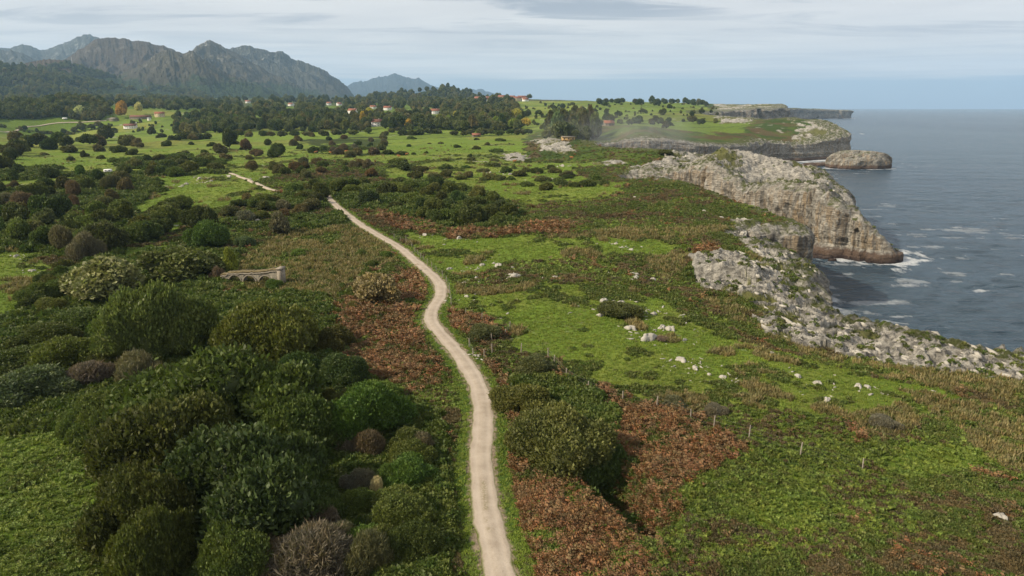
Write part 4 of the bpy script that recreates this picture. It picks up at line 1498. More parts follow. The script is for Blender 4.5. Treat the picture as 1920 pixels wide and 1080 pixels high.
# hand placed plants: px, py of the foot of the crown, width, height in metres
HERO = [
    ('hishaggy', 452, 549, 3.0, 1.5, 'olive green', 'small olive bush growing before the middle pier of the ruined arches', 'bush'),
    ('hi', 512, 541, 4.0, 2.2, 'mid green', 'green bush covering the right arch of the ruin', 'bush'),
    ('hishaggy', 408, 530, 4.0, 3.0, 'grey brown', 'brown bush hiding the left end of the ruin', 'bush'),
    ('hi', 540, 615, 6.0, 3.0, 'olive green', 'small olive bush behind the broad domed tree', 'bush'),
    ('hishaggy', 1265, 758, 3.2, 1.2, 'grey brown', 'low tan shrub just above the field fence, left one', 'shrub'),
    ('hishaggy', 1340, 775, 3.2, 1.0, 'grey brown', 'low tan shrub just above the field fence, middle one', 'shrub'),
    ('hishaggy', 1650, 800, 4.5, 1.1, 'grey brown', 'wide low tan shrub behind the right end of the field fence', 'shrub'),
    ('hiflower', 1240, 632, 3.0, .9, 'grey brown', 'small brown shrub beside the white stones in the green field', 'shrub'),
    ('hi', 305, 672, 13.5, 10.5, 'olive green', 'tall rounded olive green tree left of the broad twin crowned one in the thicket', 'tree'),
    ('hi', 500, 672, 15.5, 8.5, 'olive green', 'broad domed olive green tree just below the ruined arches', 'tree'),
    ('hi', 430, 822, 18.0, 9.5, 'dark green', 'largest dark green tree crown in the middle of the left thicket', 'tree'),
    ('hi', 330, 905, 12.0, 8.0, 'dark green', 'dark green tree at the left shoulder of the largest crown', 'tree'),
    ('hi', 480, 975, 13.0, 8.2, 'deep green', 'deep green rounded tree nearest below the largest crown', 'tree'),
    ('hi', 575, 850, 9.0, 6.0, 'dark green', 'smaller dark green tree at the right foot of the largest crown', 'tree'),
    ('hiflower', 215, 562, 19.0, 7.2, 'tan flecked green', 'wide bush covered in tan seed heads above the left thicket', 'bush'),
    ('hiflower', 345, 524, 16.5, 6.4, 'olive green', 'dark speckled bush between the tan bush and the ruined arches', 'bush'),
    ('cone', 437, 512, 5.6, 5.4, 'yellow green', 'small pointed yellow green tree left above the ruined arches', 'small tree'),
    ('hi', 390, 462, 12.5, 7.0, 'mid green', 'rounded mid green tree on the rise above the pointed one', 'tree'),
    ('hi', 372, 428, 10.0, 6.0, 'dark green', 'dark tree standing behind the rounded one on the rise', 'tree'),
    ('hishaggy', 460, 465, 6.5, 2.8, 'grey green', 'low grey green bush right of the rounded tree on the rise', 'bush'),
    ('midtree', 521, 442, 7.0, 6.4, 'grey brown', 'bare grey brown tree with a thin trunk on the open rise', 'tree'),
    ('hi', 690, 815, 8.6, 5.0, 'mid green', 'solid green bush left of the path among the bracken', 'bush'),
    ('hi', 702, 752, 5.0, 3.2, 'bright green', 'bright green rounded bush top behind the solid green one', 'bush'),
    ('hiflower', 702, 566, 11.0, 5.0, 'tan flecked green', 'grey tan speckled bush left of the bend in the path', 'bush'),
    ('hi', 232, 800, 7.0, 5.0, 'bright green', 'bright leafy green bush at the left of the thicket', 'bush'),
    ('hi', 150, 815, 5.2, 3.6, 'bright green', 'small bright leafy bush beside the ferny slope', 'bush'),
    ('twig', 255, 715, 9.0, 4.0, 'grey brown', 'bare grey brown shrub in front of the tall rounded tree', 'shrub'),
    ('twig', 175, 722, 8.5, 3.2, 'grey brown', 'bare brown shrub left of the tall rounded tree', 'shrub'),
    ('hishaggy', 60, 745, 11.0, 3.6, 'grey green', 'shaggy grey green bush at the left edge of the picture', 'bush'),
    ('hishaggy', 120, 690, 10.0, 4.0, 'olive green', 'shaggy olive bush above the grey green one at the left edge', 'bush'),
    ('hi', 235, 640, 9.0, 4.4, 'mid green', 'green bush at the left foot of the tall rounded tree', 'bush'),
    ('hi', 165, 625, 9.5, 4.0, 'mid green', 'spreading green bush under the wide tan bush', 'bush'),
    ('hi', 85, 655, 10.0, 3.2, 'dark green', 'dark green bush at the lower corner of the left field', 'bush'),
    ('hi', 5, 700, 10.0, 3.0, 'dark green', 'dark green bush cut by the left edge of the picture', 'bush'),
    ('twig', 600, 1075, 10.0, 3.4, 'grey brown', 'broad brown heather bush at the bottom edge left of the path', 'shrub'),
    ('twig', 505, 1080, 6.6, 3.0, 'grey brown', 'smaller brown heather bush at the bottom edge', 'shrub'),
    ('hi', 440, 1085, 6.5, 4.4, 'olive green', 'olive green bush at the bottom edge in front of the thicket', 'bush'),
    ('hi', 270, 1015, 8.0, 6.2, 'dark green', 'dark green tree at the left foot of the thicket beside the ferns', 'tree'),
    ('hi', 300, 1090, 7.0, 5.6, 'dark green', 'dark green bush at the bottom edge beside the ferns', 'bush'),
    ('hi', 585, 985, 5.5, 3.2, 'dark green', 'small dark bush behind the brown heather at the bottom', 'bush'),
    ('hishaggy', 765, 905, 5.8, 2.6, 'mid green', 'shaggy green bush left of the path near the pale dead shrub', 'bush'),
    ('hishaggy', 745, 985, 6.4, 2.6, 'olive green', 'shaggy olive bush left of the lower path', 'bush'),
    ('hishaggy', 690, 1040, 6.0, 2.4, 'mid green', 'shaggy green bush right of the brown heather at the bottom', 'bush'),
    ('twig', 706, 930, 2.4, 1.9, 'pale tan', 'pale dead twiggy shrub left of the lower path', 'shrub'),
    ('hi', 1050, 848, 10.0, 5.0, 'olive green', 'large olive gorse bush right of the path among rust bracken', 'bush'),
    ('hi', 1100, 865, 7.0, 4.6, 'dark green', 'dark gorse bush over the shaded hollow right of the path', 'bush'),
    ('hishaggy', 985, 765, 7.0, 2.6, 'olive green', 'shaggy olive bush beside the path above the gorse', 'bush'),
    ('hishaggy', 905, 632, 6.0, 2.4, 'brownish green', 'brownish green bush inside the small fence corner', 'bush'),
    ('hishaggy', 1000, 700, 6.0, 2.2, 'brownish green', 'low brownish bush behind the field fence near the path', 'bush'),
    ('hishaggy', 1165, 590, 8.6, 1.9, 'dark green', 'low dark green bush ringed by white stones in the field', 'bush'),
    ('hishaggy', 770, 840, 5.0, 2.2, 'mid green', 'low green bush left of the path below the bright one', 'bush'),
    ('hi', 640, 720, 6.5, 3.6, 'deep green', 'deep green bush in the shade right of the broad domed tree', 'bush'),
    ('hi', 620, 655, 7.0, 3.4, 'dark green', 'dark green bush at the right shoulder of the broad domed tree', 'bush'),
    ('mid', 600, 372, 10.0, 5.5, 'dark green', 'dark tree left of where the path goes out of sight', 'tree'),
    ('mid', 640, 364, 10.5, 5.5, 'dark green', 'dark tree right behind the end of the visible path', 'tree'),
    ('mid', 893, 418, 13.0, 6.2, 'dark green', 'biggest dark bush on the right of the central thicket', 'bush'),
    ('midtree', 203, 262, 21.0, 16.0, 'deep green', 'big dark round tree standing alone left of the white chapel', 'tree'),
    ('midtree', 430, 279, 17.0, 15.0, 'deep green', 'big dark oval tree standing alone in the middle meadow', 'tree'),
    ('mid', 409, 287, 15.0, 7.5, 'brownish green', 'low dark bush leaning on the lone oval tree', 'bush'),
    ('midtree', 461, 281, 13.0, 9.0, 'brown', 'bare brown tree right of the lone oval tree', 'tree'),
    ('mid', 518, 295, 13.0, 8.5, 'dark green', 'dark round bush in the meadow right of the brown tree', 'bush'),
    ('mid', 480, 289, 10.0, 5.0, 'brown', 'brown bush between the bare brown tree and the round bush', 'bush'),
    ('low', 119, 248, 11.0, 8.0, 'deep green', 'small round dark tree alone in the left meadow', 'tree'),
    ('low', 157, 291, 4.5, 4.5, 'deep green', 'tiny round bush on the field bank at the left', 'bush'),
    ('midtree', 285, 252, 16.0, 11.0, 'deep green', 'round dark tree right of the white chapel', 'tree'),
    ('mid', 234, 345, 11.0, 5.0, 'brown', 'brown bush beside the white caravan', 'bush'),
    ('midtree', 152, 222, 24.0, 22.0, 'pale tan', 'pale tan autumn tree at the edge of the left woods', 'tree'),
    ('midtree', 232, 220, 32.0, 28.0, 'autumn orange', 'orange autumn tree behind the farm', 'tree'),
    ('lowtree', 262, 214, 22.0, 20.0, 'pale tan', 'pale leafless tree right of the orange autumn tree', 'tree'),
    ('lowtree', 104, 218, 26.0, 20.0, 'brownish green', 'rusty green tree left of the pale tan autumn tree', 'tree'),
    ('lowtree', 985, 238, 20.0, 13.0, 'autumn yellow', 'bright yellow autumn tree at the right end of the woods', 'tree'),
    ('mid', 1247, 292, 11.0, 3.0, 'dark green', 'low dark bush on the edge above the pale karst', 'bush'),
]
for k, (kd, a, b, w, h, cn, lb, ct) in enumerate(HERO):
    gx, gy, gt = ground_xy(a, b)
    if gt < 160 and kd.startswith('hi'):
        w *= 1.18
    plant(kd, gx, gy, w, h, cn, lb, ct, near=gt < 700, seedk=k, sink=.25)


CLEAR = [(465, 194), (546, 199), (617, 197), (636, 197), (662, 213), (700, 203), (727, 206), (707, 240), (815, 213), (300, 219), (264, 222), (280, 222), (214, 224), (122, 222), (1140, 240)]


def clear_of_houses(a, b):
    return not any(abs(a - q[0]) < 13 and -3 < b - q[1] < 17 for q in CLEAR)


def px_points(poly, n, seed, sep=0.0, tries=60):
    """points of a picture polygon, kept apart, as places on the land"""
    rs = np.random.default_rng(seed)
    poly = np.array(poly, float)
    pts = []
    for _ in range(n * tries):
        a = rs.uniform(poly[:, 0].min(), poly[:, 0].max())
        b = rs.uniform(poly[:, 1].min(), poly[:, 1].max())
        if not pip(np.array([a]), np.array([b]), poly)[0]:
            continue
        if not clear_of_houses(a, b):
            continue
        if any(((a - q[0]) / sep) ** 2 + ((b - q[1]) / (sep * .45)) ** 2 < 1 for q in pts):
            continue
        pts.append((a, b))
        if len(pts) >= n:
            break
    pts.sort()
    return pts


SZ = ['small', 'middling', 'large']
REG = [
    # phrase, group, polygon, n, width, height, kinds, colours, category, separation
    ('in the dense thicket at the left edge', 'bushes of the left thicket', [(-60, 335), (60, 325), (240, 335), (235, 400), (250, 440), (180, 490), (80, 465), (-60, 450)], 54, (7, 12), (4.2, 7.2),
     ['mid', 'mid', 'mid', 'mid', 'twig'], ['dark green', 'deep green', 'mid green', 'brownish green', 'olive green', 'deep green'], 'bush', 24),
    ('in the tree row across the left meadow', 'trees across the left meadow', [(15, 290), (30, 262), (100, 266), (200, 268), (196, 280), (80, 285)], 10, (13, 20), (8, 13), ['mid', 'low', 'lowtree'], ['dark green', 'deep green', 'brownish green'], 'tree', 15),
    ('in the dark clump cut by the left edge', 'dark clump at the left edge', [(-40, 320), (-40, 280), (30, 290), (35, 315)], 6, (11, 16), (7, 10), ['mid'], ['deep green', 'dark green'], 'tree', 17),
    ('in the clump left of the lone round tree', 'clump left of the lone round tree', [(130, 246), (135, 236), (190, 236), (190, 247)], 6, (14, 20), (8, 12), ['low', 'lowtree'], ['dark green', 'brownish green'], 'tree', 9),
    ('in the hedge right of the white chapel', 'hedge right of the chapel', [(225, 272), (235, 262), (255, 268), (262, 272)], 4, (10, 14), (6, 9), ['low'], ['dark green', 'brownish green'], 'bush', 8),
    ('in the low hedge behind the lone oval tree', 'hedge behind the oval tree', [(295, 262), (300, 254), (390, 256), (388, 264)], 9, (10, 16), (5, 8), ['low'], ['dark green', 'brownish green', 'deep green'], 'bush', 9),
    ('in the scrub row above the dirt track', 'scrub row above the track', [(225, 330), (240, 308), (330, 300), (420, 308), (425, 325), (330, 335)], 22, (8, 12), (4, 6.5), ['mid'], ['dark green', 'brownish green', 'olive green', 'mid green'], 'bush', 15),
    ('along the front edge of the big wood', 'front trees of the wood', [(330, 250), (360, 222), (500, 222), (650, 228), (650, 246), (560, 246), (450, 250)], 44, (14, 21), (12, 18), ['lowtree', 'tall', 'low'], ['dark green', 'deep green', 'olive green', 'brownish green', 'mid green'], 'tree', 14),
    ('in the scrub in front of the big wood', 'scrub in front of the wood', [(480, 262), (560, 256), (720, 252), (735, 268), (720, 292), (640, 300), (560, 285), (490, 275)], 24, (8, 12), (4, 7), ['low', 'mid', 'twig'], ['dark green', 'brownish green', 'grey brown', 'deep green', 'brown'], 'bush', 14),
    ('in the scrub band right of the dirt track', 'scrub band right of the track', [(440, 318), (455, 308), (560, 305), (700, 308), (700, 330), (560, 338), (500, 332)], 20, (6, 10), (3, 5.5), ['mid', 'twig', 'mid'], ['dark green', 'brownish green', 'rust brown', 'mid green', 'olive green'], 'bush', 15),
    ('around the far end of the visible path', 'bushes at the end of the path', [(545, 372), (560, 350), (640, 342), (690, 350), (690, 372), (650, 368), (600, 385)], 12, (6, 9.5), (3, 5), ['mid'], ['dark green', 'deep green', 'olive green'], 'bush', 20),
    ('in the central thicket', 'bushes of the central thicket', [(675, 385), (690, 362), (745, 348), (850, 352), (930, 385), (960, 410), (950, 428), (850, 420), (760, 410)], 34, (6, 10), (3, 5.2), ['mid'], ['dark green', 'deep green', 'mid green', 'olive green'], 'bush', 19),
    ('on the slope left of the path end', 'bushes left of the path end', [(430, 415), (440, 380), (500, 372), (590, 392), (600, 405), (540, 410)], 14, (5, 8), (2.5, 4), ['mid', 'mid', 'twig'], ['dark green', 'brownish green', 'mid green', 'grey brown'], 'bush', 21),
    ('in the hedge climbing the left slope', 'hedge on the left slope', [(262, 455), (250, 430), (300, 400), (350, 380), (360, 400), (330, 420)], 10, (7, 10), (3.5, 5.5), ['mid'], ['dark green', 'olive green'], 'bush', 20),
    ('in the low scrub short of the karst', 'low scrub short of the karst', [(860, 300), (920, 292), (1000, 320), (1120, 330), (1140, 352), (1000, 362), (900, 345), (860, 320)], 22, (6, 11), (1.8, 3.6), ['mid'], ['dark green', 'brownish green', 'mid green'], 'bush', 21),
    ('in the scrub strip down the left field', 'scrub down the left field', [(60, 580), (85, 520), (130, 490), (150, 500), (120, 545), (90, 600)], 9, (5, 8), (2.2, 4), ['hi', 'mid'], ['dark green', 'olive green'], 'bush', 26),
    ('along the autumn wood in the middle distance', 'trees of the autumn wood', [(655, 246), (660, 226), (760, 222), (860, 224), (975, 228), (975, 242), (880, 246), (760, 246)], 42, (14, 22), (12, 20), ['lowtree', 'tall'], ['dark green', 'brownish green', 'autumn yellow', 'olive green', 'deep green', 'yellow green', 'brownish green'], 'tree', 13),
    ('in the tall grove left of the misty hill', 'tall grove by the misty hill', [(1020, 262), (1022, 240), (1060, 232), (1120, 240), (1122, 268), (1080, 262)], 18, (13, 19), (17, 27), ['tall', 'lowtree'], ['dark green', 'deep green', 'grey green', 'brownish green'], 'tree', 11),
    ('scattered over the far green fields', 'trees on the far fields', [(990, 226), (990, 200), (1100, 197), (1250, 202), (1340, 212), (1330, 236), (1240, 242), (1140, 232)], 30, (10, 20), (7, 12), ['low', 'lowtree'], ['deep green', 'dark green'], 'tree', 17),
    ('on the skyline over the far fields', 'trees on the far skyline', [(1120, 196), (1120, 189.5), (1210, 190), (1330, 196), (1330, 199), (1220, 197)], 24, (18, 30), (10, 17), ['lowtree', 'low'], ['deep green'], 'tree', 7),
    ('by the village houses', 'trees by the village', [(835, 190), (840, 184), (866, 184), (866, 190)], 7, (15, 26), (10, 17), ['lowtree', 'low'], ['deep green', 'dark green'], 'tree', 9),
    ('dotted over the middle meadow', 'bushes over the middle meadow', [(700, 300), (740, 262), (900, 256), (960, 262), (980, 292), (1080, 305), (1100, 330), (980, 330), (860, 345), (740, 340)], 38, (5, 13), (1.8, 4.5), ['mid', 'low', 'mid'], ['dark green', 'brownish green', 'olive green', 'deep green'], 'bush', 22),
    ('dotted over the chapel meadow', 'bushes over the chapel meadow', [(20, 300), (60, 244), (180, 236), (300, 262), (420, 268), (470, 262), (520, 300), (420, 300), (230, 300)], 26, (6, 14), (2.0, 6.5), ['low', 'low', 'mid'], ['dark green', 'brownish green', 'deep green'], 'bush', 26),
    ('in the hedge below the front wood', 'hedge below the front wood', [(440, 256), (440, 250), (660, 250), (720, 247), (990, 250), (990, 254), (700, 254)], 30, (12, 20), (5, 9), ['low', 'lowtree'], ['dark green', 'deep green', 'olive green', 'brownish green'], 'tree', 14),
    ('in the foreground thicket', 'undergrowth of the foreground thicket', [(150, 800), (130, 650), (300, 560), (420, 590), (600, 610), (650, 700), (780, 790), (830, 900), (830, 1080), (640, 1080), (560, 930), (240, 1080), (240, 900)], 52, (3.2, 6), (1.6, 3.2), ['hi', 'hishaggy', 'hi', 'twig'], ['dark green', 'mid green', 'olive green', 'deep green', 'grey brown', 'brownish green'], 'bush', 46),
    ('on the reed slope by the ruined arches', 'bushes on the reed slope', [(560, 540), (560, 470), (700, 440), (740, 480), (680, 600), (600, 600)], 10, (2.5, 5), (1.2, 2.2), ['hishaggy', 'hi'], ['mid green', 'olive green', 'bright green'], 'bush', 40),
]
for ri, (ph, grp, poly, n, wr, hr, kinds, cols, cat, sep) in enumerate(REG):
    pts = px_points(poly, n, 500 + ri, sep)
    rr = random.Random(900 + ri)
    for i, (a, b) in enumerate(pts):
        gx, gy, gt = ground_xy(a, b)
        if path_dist(np.array([gx]), np.array([gy]))[0] < 3.5 or gt > 6000:
            continue
        u = rr.random()
        w = wr[0] + (wr[1] - wr[0]) * u
        h = hr[0] + (hr[1] - hr[0]) * (.6 * u + .4 * rr.random())
        kd = rr.choice(kinds)
        cn = rr.choice(cols)
        if kd == 'twig':
            cn = rr.choice(['grey brown', 'brown'])
        adj = SZ[min(2, int(u * 3))]
        cat_ = cat
        if kd == 'twig':
            cat_ = 'shrub'
        elif 'dotted' in ph:  # plain bushes strewn over the meadows, species unknown
            cat_ = 'meadow bush'
        plant(kd, gx, gy, w, h, cn, '%s %s %s %s' % (nth(i), cn, cat_, ph) if len(ph.split()) > 6 else '%s %s %s %s, %s' % (adj, cn, cat_, ph, nth(i)), cat_, grp, name=None if cat_ == cat else cat_.replace(' ', '_'), near=gt < 420, seedk=rr.randrange(60),
              sink=.3 if gt < 400 else 1.0)


# ------------------------------------------------------------------ scattered ground cover (uncountable)
def strips(name, seed, n, kindf, mat):
    rs = np.random.default_rng(seed)
    V, F = [], []
    for _ in range(n):
        kindf(rs, V, F)
    me = mesh_from(name, np.array(V), np.array(F))
    fattr(me, 'lv', rs.random(len(F)))
    me.materials.append(mat)
    return me


def frond(rs, V, F):
    an = rs.uniform(0, 6.28)
    L = rs.uniform(.7, 1.2)
    lean = rs.uniform(.45, .95)
    hgt = rs.uniform(.35, .75)
    d = np.array([math.cos(an), math.sin(an), 0])
    s = np.array([-d[1], d[0], 0])
    pts = [d * L * lean * t + np.array([0, 0, hgt * L * math.sin(min(1, t * 1.05) * 1.9)]) for t in (0, .25, .5, .75, 1)]
    for i in range(1, 5):
        w = .26 * L * (1.15 - i * .24)
        p, q = pts[i - 1], pts[i]
        for sg in (-1, 1):
            o = len(V)
            V.extend([p * .7 + q * .3, q * .8 + p * .2, q + s * sg * w + np.array([0, 0, -.06]), p * .5 + q * .5 + s * sg * w * 1.1 + np.array([0, 0, -.08])])
            F.append([o, o + 1, o + 2, o + 3])


def blade(rs, V, F):
    an = rs.uniform(0, 6.28)
    d = np.array([math.cos(an), math.sin(an), 0])
    b = rs.uniform(-.5, .5, 3) * np.array([1, 1, 0])
    h = rs.uniform(.5, 1.1)
    t = b + d * rs.uniform(.1, .6) + np.array([0, 0, h])
    s = np.array([-d[1], d[0], 0]) * rs.uniform(.05, .09)
    o = len(V)
    m = (b + t) / 2 + np.array([0, 0, .1])
    V.extend([b - s, b + s, m + s * .8, m - s * .8])
    F.append([o, o + 1, o + 2, o + 3])
    o = len(V)
    V.extend([m - s * .8, m + s * .8, t + s * .1, t - s * .1])
    F.append([o, o + 1, o + 2, o + 3])


def tuftleaf(up):
    def f(rs, V, F):
        d = rs.normal(0, 1, 3)
        d[2] = abs(d[2])
        d /= np.linalg.norm(d)
        c = d * np.array([.8, .8, .75]) * rs.uniform(.75, 1.05) + np.array([0, 0, .05])
        q = leaf_quads(c[None], d[None], .42, .5, up, rs)
        o = len(V)
        V.extend(list(q))
        F.append([o, o + 1, o + 2, o + 3])
    return f


def shard(seed):
    rs = np.random.default_rng(seed)
    v, f = ICO1
    v = v.copy() * (1 + .35 * rs.normal(0, 1, (len(v), 1)))
    v = v * np.array([1.25, .42, .75])
    v[:, 2] += v[:, 0] * .25
    me = mesh_from('limestone_shard', v, f)
    me.materials.append(M_ROCKF)
    return me


def gfix(a, b, **k):
    return mat_foliage(k.pop('nm'), fixed=((*a, 1), (*b, 1)), **k)


MF = {
    'rust': gfix((.165, .074, .032), (.135, .098, .044), nm='rust_bracken', trans=.15),
    'green_fern': gfix((.090, .140, .022), (.145, .180, .030), nm='green_bracken'),
    'heath': gfix((.068, .104, .020), (.108, .120, .036), nm='gorse_heath'),
    'heath_brown': gfix((.125, .092, .048), (.090, .080, .042), nm='brown_heath'),
    'grass': gfix((.130, .195, .026), (.170, .210, .036), nm='meadow_grass', spread=.2),
    'dry': gfix((.215, .170, .082), (.135, .130, .050), nm='dry_grass'),
    'bramble': gfix((.052, .082, .017), (.092, .112, .030), nm='bramble'),
    'wood': gfix((.040, .062, .022), (.135, .150, .056), nm='woodland_leaves'),
    'wood_olive': gfix((.080, .100, .036), (.160, .145, .058), nm='mixed_woodland_leaves'),
    'twigs': gfix((.12, .095, .07), (.085, .065, .045), nm='heather_twigs', trans=.05),
}


def proto_coll(name, meshes):
    c = bpy.data.collections.new(name)
    for me in meshes:
        o = bpy.data.objects.new(me.name, me)
        c.objects.link(o)
    return c


def scatter(name, pts, rot, scl, coll, label=None):
    """points -> instances of the meshes of COLL, one object of kind stuff"""
    me = mesh_from(name, pts, []) if False else bpy.data.meshes.new(name)
    me.vertices.add(len(pts))
    me.vertices.foreach_set('co', np.ascontiguousarray(pts, dtype=np.float32).ravel())
    for nm, arr in (('rot', rot), ('scl', scl)):
        at = me.attributes.new(nm, 'FLOAT_VECTOR', 'POINT')
        at.data.foreach_set('vector', np.ascontiguousarray(arr, dtype=np.float32).ravel())
    o = link(name, me)
    ng = bpy.data.node_groups.new(name, 'GeometryNodeTree')
    ng.interface.new_socket('Geometry', in_out='INPUT', socket_type='NodeSocketGeometry')
    ng.interface.new_socket('Geometry', in_out='OUTPUT', socket_type='NodeSocketGeometry')
    N = ng.nodes
    gi, go = N.new('NodeGroupInput'), N.new('NodeGroupOutput')
    ci = N.new('GeometryNodeCollectionInfo')
    ci.inputs['Collection'].default_value = coll
    ci.inputs['Separate Children'].default_value = True
    ci.inputs['Reset Children'].default_value = True
    ip = N.new('GeometryNodeInstanceOnPoints')
    ip.inputs['Pick Instance'].default_value = True
    na = []
    for nm in ('rot', 'scl'):
        a = N.new('GeometryNodeInputNamedAttribute')
        a.data_type = 'FLOAT_VECTOR'
        a.inputs['Name'].default_value = nm
        na.append(a)
    er = N.new('FunctionNodeEulerToRotation')
    ng.links.new(gi.outputs[0], ip.inputs['Points'])
    ng.links.new(ci.outputs[0], ip.inputs['Instance'])
    ng.links.new(na[0].outputs[0], er.inputs[0])
    ng.links.new(er.outputs[0], ip.inputs['Rotation'])
    ng.links.new(na[1].outputs[0], ip.inputs['Scale'])
    ng.links.new(ip.outputs[0], go.inputs[0])
    md = o.modifiers.new('scatter', 'NODES')
    md.node_group = ng
    tag(o, kind='stuff')
    return o


PC = {
    'rust': proto_coll('p_rust', [strips('bracken_clump', 700 + i, 11, frond, MF['rust']) for i in range(3)]),
    'green_fern': proto_coll('p_fern', [strips('fern_clump', 710 + i, 11, frond, MF['green_fern']) for i in range(3)]),
    'heath': proto_coll('p_heath', [strips('heath_clump', 720 + i, 90, tuftleaf(.6), MF['heath']) for i in range(3)]),
    'heath_brown': proto_coll('p_heathb', [strips('heather_clump', 730 + i, 90, tuftleaf(.8), MF['heath_brown']) for i in range(3)]),
    'grass': proto_coll('p_grass', [strips('grass_tuft', 740 + i, 16, blade, MF['grass']) for i in range(3)]),
    'dry': proto_coll('p_dry', [strips('dry_tuft', 750 + i, 22, blade, MF['dry']) for i in range(3)]),
    'bramble': proto_coll('p_bramble', [strips('bramble_clump', 760 + i, 110, tuftleaf(.4), MF['bramble']) for i in range(3)]),
    'rock': proto_coll('p_rock', [shard(770 + i) for i in range(6)]),
}


STONES = [(935, 497, 2.0), (905, 494, 1.4), (968, 523, 2.0), (958, 519, 1.2), (1042, 526, 1.5), (1193, 524, 2.3), (1190, 516, 1.8), (1226, 527, 1.8), (1183, 530, 1.4),
          (862, 448, 1.9), (797, 441, 1.6), (1126, 593, 1.8), (1180, 616, 1.6), (1216, 632, 2.6), (1241, 612, 1.6), (1255, 615, 1.4), (1278, 673, 1.7), (1303, 690, 1.1),
          (1133, 567, 1.7), (1165, 571, 1.7), (1226, 590, 1.5), (1300, 593, .8), (1308, 595, .9), (875, 556, 1.0), (893, 521, 1.4), (870, 531, 1.2), (843, 500, 1.2),
          (1138, 579, .9), (1193, 580, .8), (1284, 634, .8), (1277, 671, .8), (1155, 460, 1.2), (1150, 438, 1.4), (1183, 468, 1.0), (893, 484, 1.0), (1532, 723, 1.3),
          (1496, 709, 1.1), (1609, 728, 1.5), (1627, 729, 1.2), (1356, 708, 1.1), (1330, 703, .8), (1875, 966, 1.5), (1550, 757, 1.4), (1447, 663, 1.0), (1305, 692, .7),
          (908, 602, .7), (892, 668, .9), (1103, 735, .9), (548, 366, 2.8), (483, 412, 1.6), (500, 336, 3.0), (375, 337, 2.6), (1190, 371, 1.4), (1205, 374, 1.3), (957, 326, 3.0), (920, 322, 1.8), (1055, 313, 3.2), (1035, 333, 1.6),
          (30, 478, 1.5), (60, 502, 1.6), (430, 333, 2.4), (396, 340, 1.8), (350, 345, 1.8), (1320, 397, 1.8), (1355, 405, 1.8), (1310, 380, 1.5), (1395, 440, 2.4), (1265, 372, 1.5), (1340, 375, 1.7)]


